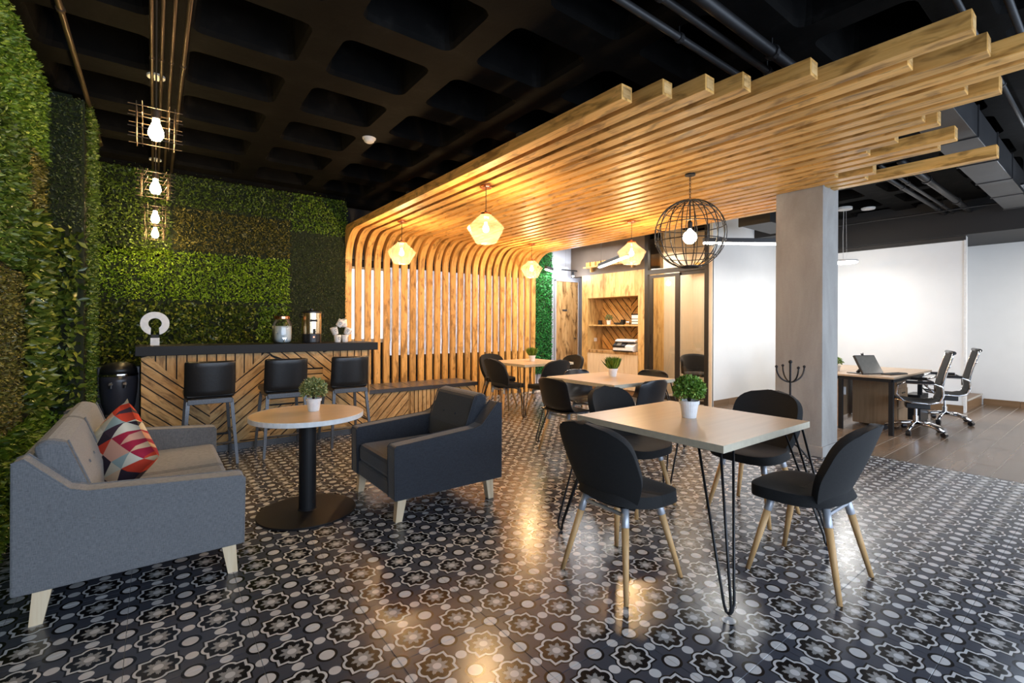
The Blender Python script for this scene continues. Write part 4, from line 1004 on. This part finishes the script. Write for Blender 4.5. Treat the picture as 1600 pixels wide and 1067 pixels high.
def boxthing(name, label, cat, loc, parts, group=None):
    t = thing(name, label, cat, loc, group=group)
    for nm, b, mt in parts: obj(nm, MB().box(*b), mt, t, bevel=.003)
boxthing('speaker_cube', 'small black cube on the cabinet shelf, left of the plant', 'speaker', (6.20, 4.74, 1.2585), [('case', (-.03, .03, -.03, .03, 0, .085), 'plastic'), ('grille', (-.033, -.03, -.022, .022, .012, .07), 'blackpaint')])
boxthing('toy_truck', 'small dark desk gadget lying along the cabinet shelf', 'gadget', (6.20, 4.22, 1.2585), [('bed', (-.04, .04, -.02, .14, .012, .04), 'plastic'), ('cab', (-.035, .035, -.08, -.02, .012, .095), 'plastic'), ('foot', (-.03, .03, -.06, .12, 0, .012), 'blackpaint')])
boxthing('chrome_knob', 'small metal gadget between the dark gadget and the card file', 'gadget', (6.20, 4.04, 1.2585), [('case', (-.02, .02, -.03, .03, 0, .05), 'chrome'), ('button', (-.022, -.02, -.01, .01, .02, .035), 'plastic')])
boxthing('card_file', 'black and white letter file standing at the right of the cabinet shelf', 'letter file', (6.20, 3.84, 1.2585), [('case', (-.04, .06, -.10, .10, 0, .20), 'plastic'), ('sheet', (-.045, -.04, -.075, .095, .012, .05), 'whitepaint'), ('sheet', (-.045, -.04, -.075, .095, .062, .10), 'whitepaint'), ('sheet', (-.045, -.04, -.075, .095, .112, .175), 'whitepaint')])

# ------------------------------------------------------------------ glazed office front (x = 6.0, y 2.36 .. 3.52) and the room behind
t = struct('door_1', MB().box(5.985, 6.045, 3.455, 3.522, 0, 3.0).box(5.985, 6.045, 2.335, 2.40, 0, 3.0).box(5.985, 6.045, 2.40, 3.455, 2.115, 2.19), 'darkframe', 'black framed sliding glass door of the small office')
obj('sliding_leaf', MB().box(5.99, 6.02, 3.36, 3.42, .02, 2.10).box(5.99, 6.02, 2.84, 2.92, .02, 2.10).box(5.99, 6.02, 2.92, 3.36, .02, .09).box(5.99, 6.02, 2.92, 3.36, 2.05, 2.10), 'darkframe', t)
obj('fixed_leaf', MB().box(6.02, 6.045, 2.40, 2.86, .02, .07).box(6.02, 6.045, 2.40, 2.86, 2.06, 2.115), 'darkframe', t)
obj('pane', MB().box(6.004, 6.008, 2.92, 3.36, .09, 2.05), 'pane', t); obj('pane', MB().box(6.03, 6.034, 2.40, 2.84, .07, 2.06), 'pane', t)
obj('transom_pane', MB().box(6.03, 6.034, 2.40, 3.455, 2.19, 3.0), 'pane', t)
obj('pull_handle', MB().box(5.98, 5.99, 3.385, 3.395, .95, 1.10), 'blackmetal', t)
wall('wall_glass_office_back', (7.5, 7.6, 2.40, 5.4, 0, 3.05), 'tanwall', 'tan wall inside the glazed office')
wall('wall_glass_office_side', (6.56, 7.5, 3.55, 3.62, 0, 3.05), 'tanwall', 'tan side wall inside the glazed office')
wall('wall_glass_office_partition', (6.05, 7.5, 2.405, 2.43, 0, 3.05), 'tanwall', 'tan partition inside the glazed office')
struct('trim_6', MB().box(6.0, 6.04, 2.28, 2.335, 0, 2.56), 'tanwall', 'tan jamb beside the glass door')
t = thing('shelf_inside_office', 'pale timber battens high on the glazed office wall', 'shelf', (7.42, 3.0, 2.30))
obj('board', MB().box(-.06, .07, -.5, .5, -.03, 0), 'ply', t)
for k in range(6): obj('batten', MB().box(-.05, .05, -.48+k*.17, -.40+k*.17, 0, .14), 'slat', t)
t = thing('visitor_chair', 'grey quilted armchair seen through the glass door', 'chair', (6.70, 2.95, 0), 2.4)
def vb(u, v):
    a = (u-.5)*PI*1.15; r = .25+.02*v; return (r*math.sin(a), -.02-r*math.cos(a)*.95, .42+.33*v*(1-.35*(abs(u-.5)*2)**2))
obj('backrest', MB().grid(vb, 14, 8), 'armchair', t, smooth=True, solid=.03)
obj('seat', MB().lathe([(0, .38), (.22, .38), (.235, .40), (.225, .44), (0, .45)], 24), 'armchair', t, smooth=True)
obj('pedestal', MB().tube([(0, 0, .05), (0, 0, .38)], .022, 10), 'blackmetal', t); obj('base', MB().lathe([(.22, 0), (.20, .015), (.02, .05), (0, .05)], 24), 'blackmetal', t)

# plywood corridor door
t = struct('door_2', MB().box(5.625, 6.02, 5.395, 5.42, 0, 2.13).box(6.02, 6.235, 5.395, 5.42, 0, 2.13), 'door_ply', 'flush plywood door with dark grain at the corridor end')
obj('door_sign', MB().box(5.80, 5.93, 5.388, 5.395, 1.53, 1.565), 'stoolmetal', t)
obj('door_handle', MB().tube([(6.15, 5.395, .98), (6.15, 5.36, .98), (6.06, 5.35, .98)], .010, 8), 'chrome', t)
obj('door_frame', MB().box(5.60, 5.625, 5.38, 5.42, 0, 2.155).box(6.235, 6.26, 5.38, 5.42, 0, 2.155).box(5.60, 6.26, 5.38, 5.42, 2.13, 2.155), 'greywall', t)

# ------------------------------------------------------------------ office desk and chairs
t = thing('desk', 'brown laminate office desk on dark steel legs', 'desk', (5.93, .05, 0))
DL, DW, DZ = 1.62, 1.22, .665
obj('desktop', MB().box(-.03, DL, -.03, DW/2-.003, DZ-.022, DZ), 'desk_wood', t, bevel=.002); obj('desktop', MB().box(-.03, DL, DW/2+.003, DW, DZ-.022, DZ), 'desk_wood', t, bevel=.002)
for x, y in ((0, 0), (0, .5), (0, DW-.05), (DL-.35, .02), (DL-.35, DW-.05)): obj('leg', MB().box(x-.022, x+.022, y-.022, y+.022, 0, DZ-.06), 'counter', t, bevel=.002)
obj('rail', MB().box(-.02, .02, 0, DW-.05, DZ-.06, DZ-.022), 'counter', t); obj('rail', MB().box(0, DL-.35, -.02, .02, DZ-.06, DZ-.022), 'counter', t)
obj('modesty_panel', MB().box(.15, DL-.15, .60, .62, .10, DZ-.03), 'desk_panel', t)
obj('pedestal_side', MB().box(.02, .05, .53, .75, .02, DZ-.06), 'desk_wood', t)
boxthing('desk_pedestal', 'brown drawer pedestal under the desk', 'drawer unit', (6.42, .12, 0), [('case', (0, .42, 0, .46, .02, .58), 'desk_panel'), ('drawer', (.02, .40, -.012, 0, .04, .24), 'desk_panel'), ('drawer', (.02, .40, -.012, 0, .26, .48), 'desk_panel'), ('handle', (.15, .27, -.02, -.012, .42, .435), 'blackpaint')])
boxthing('computer_tower', 'dark computer tower standing under the far end of the desk', 'computer', (7.28, .12, 0), [('case', (-.19, .19, -.08, .08, .01, .36), 'plastic'), ('front_panel', (-.20, -.19, -.07, .07, .03, .34), 'counter'), ('foot', (-.18, .18, -.07, .07, 0, .01), 'blackpaint')])
boxthing('white_box', 'small white box stuck under the desk panel', 'box', (6.21, .585, .38), [('case', (-.01, .0, -.0, .065, .0, .10), 'whiteplastic'), ('lid', (-.013, -.01, .005, .06, .01, .09), 'whitepaint')])
t = thing('monitor', 'grey touchscreen monitor leaning back on its stand on the desk', 'monitor', (6.13, .36, .666)); t.rotation_euler = (0, 0, -.42)
obj('base_plate', MB().box(-.10, .10, -.02, .16, 0, .008), 'plastic', t, bevel=.003)
sc_ = obj('display_housing', MB().box(-.155, .155, -.012, .012, 0, .25), 'plastic', t, bevel=.006, loc=(0, -.10, .006), rot=(math.radians(-30), 0, 0))
obj('screen', MB().box(-.142, .142, -.0135, -.012, .018, .237), 'screen', sc_)
obj('stand_arm', MB().tube([(0, .10, .01), (0, -.01, .12)], .018, 8), 'plastic', t)
t = thing('keyboard', 'black keyboard lying on the desk in front of the monitor', 'keyboard', (6.36, .13, .666)); t.rotation_euler = (0, 0, -.25)
obj('keyboard_body', MB().box(-.17, .17, -.055, .055, 0, .014), 'plastic', t, bevel=.003)
m = MB()
for a in range(14):
    for b in range(5): m.box(-.162+a*.0233, -.143+a*.0233, -.048+b*.0195, -.033+b*.0195, .014, .018)
k_ = obj('keys', m, 'blackpaint', t)
potted('potted_plant', 'small bushy green plant in white pot behind the monitor', (6.30, .72, .666), .045, .07, 'ball', .075, 'leaf_box', 420)
t = thing('desk_phone', 'black desk phone and headset on the far side of the desk', 'phone', (6.85, .52, .666)); t.rotation_euler = (0, 0, .3)
obj('phone_base', MB().prism([(-.08, 0), (.08, 0), (.08, .06), (-.05, .03)], 'X', -.08, .08), 'plastic', t, bevel=.004)
obj('display_arm', MB().prism([(.0, .05), (.02, .05), (.10, .21), (.075, .215)], 'X', -.035, .035), 'plastic', t)
obj('cable', MB().tube([(.04, .05, .02), (.12, .05, .08), (.15, .06, .16), (.10, .07, .22), (-.05, .08, .20), (-.12, .08, .13)], .003, 5), 'blackmetal', t)
boxthing('cable_grommet', 'flat dark cable cover on the rear half of the desk', 'cable cover', (6.02, .92, .666), [('plate', (-.05, .05, -.03, .03, 0, .004), 'plastic'), ('flap', (-.03, .03, -.012, .012, .004, .006), 'counter')])

def office_chair(label, loc, rz):      # local +y is the front
    t = thing('office_chair', label, 'office chair', loc, rz, 'mesh office chairs at the desk')
    side = [(.21, .405), (.05, .375), (-.10, .37), (-.185, .395), (-.215, .47), (-.205, .58), (-.24, .74), (-.285, .90), (-.295, .95)]
    def sling(u, v):
        s_ = v*(len(side)-1); i = min(int(s_), len(side)-2); f = s_-i; y = side[i][0]+(side[i+1][0]-side[i][0])*f; z = side[i][1]+(side[i+1][1]-side[i][1])*f
        return ((u*2-1)*.215, y, z)
    me = MB()
    obj('seat_sling', MB().grid(lambda u, v: sling(u, v*.44), 4, 12), 'blackfab', t, smooth=True, solid=.012)
    obj('back_sling', MB().grid(lambda u, v: sling(u, .44+v*.56), 4, 14), 'blackfab', t, smooth=True, solid=.012)
    for sx in (-1, 1):
        obj('side_rail', MB().tube([(sx*.22, y, z) for y, z in side], .011, 8), 'chrome', t, smooth=True)
        a = obj('armrest', MB().tube([(sx*.235, -.20, .47), (sx*.255, -.20, .57), (sx*.262, -.14, .60), (sx*.262, .12, .60), (sx*.255, .19, .57), (sx*.24, .20, .47), (sx*.225, .14, .40)], .011, 8), 'chrome', t, smooth=True)
        obj('arm_pad', MB().tube([(sx*.262, -.13, .612), (sx*.262, .12, .612)], .017, 8), 'plastic', a)
    obj('headrest_roll', MB().tube([(-.22, -.30, .95), (.22, -.30, .95)], .020, 10), 'leather', t, smooth=True)
    obj('brace', MB().tube([(-.235, -.262, .80), (0, -.30, .80), (.235, -.262, .80)], .012, 8), 'chrome', t, smooth=True)
    obj('tilt_box', MB().box(-.10, .10, -.12, .10, .29, .355), 'plastic', t, bevel=.01)
    obj('lever', MB().tube([(.08, .02, .32), (.27, .02, .325)], .006, 6), 'chrome', t)
    obj('gas_lift', MB().lathe([(.026, .10), (.026, .20), (.016, .20), (.016, .30)], 14), 'chrome', t)
    for k in range(5):
        a = 2*PI*k/5+.3; c, s_ = math.cos(a), math.sin(a)
        l = obj('base_arm', MB().tube([(c*.02, s_*.02, .115), (c*.15, s_*.15, .105), (c*.285, s_*.285, .065)], [.024, .020, .015], 8), 'chrome', t, smooth=True)
        obj('caster', MB().tube([(c*.285-s_*.022, s_*.285+c*.022, .028), (c*.285+s_*.022, s_*.285-c*.022, .028)], .028, 12).tube([(c*.285, s_*.285, .03), (c*.285, s_*.285, .07)], .010, 6), 'plastic', l)
    return t
office_chair('black mesh office chair with chrome frame nearest the column', (6.38, -.07, 0), .32)
office_chair('black mesh office chair with chrome frame at the far end of the desk', (7.50, -.12, 0), .30)
office_chair('office chair mostly hidden on the far side of the desk', (7.15, 1.12, 0), PI)
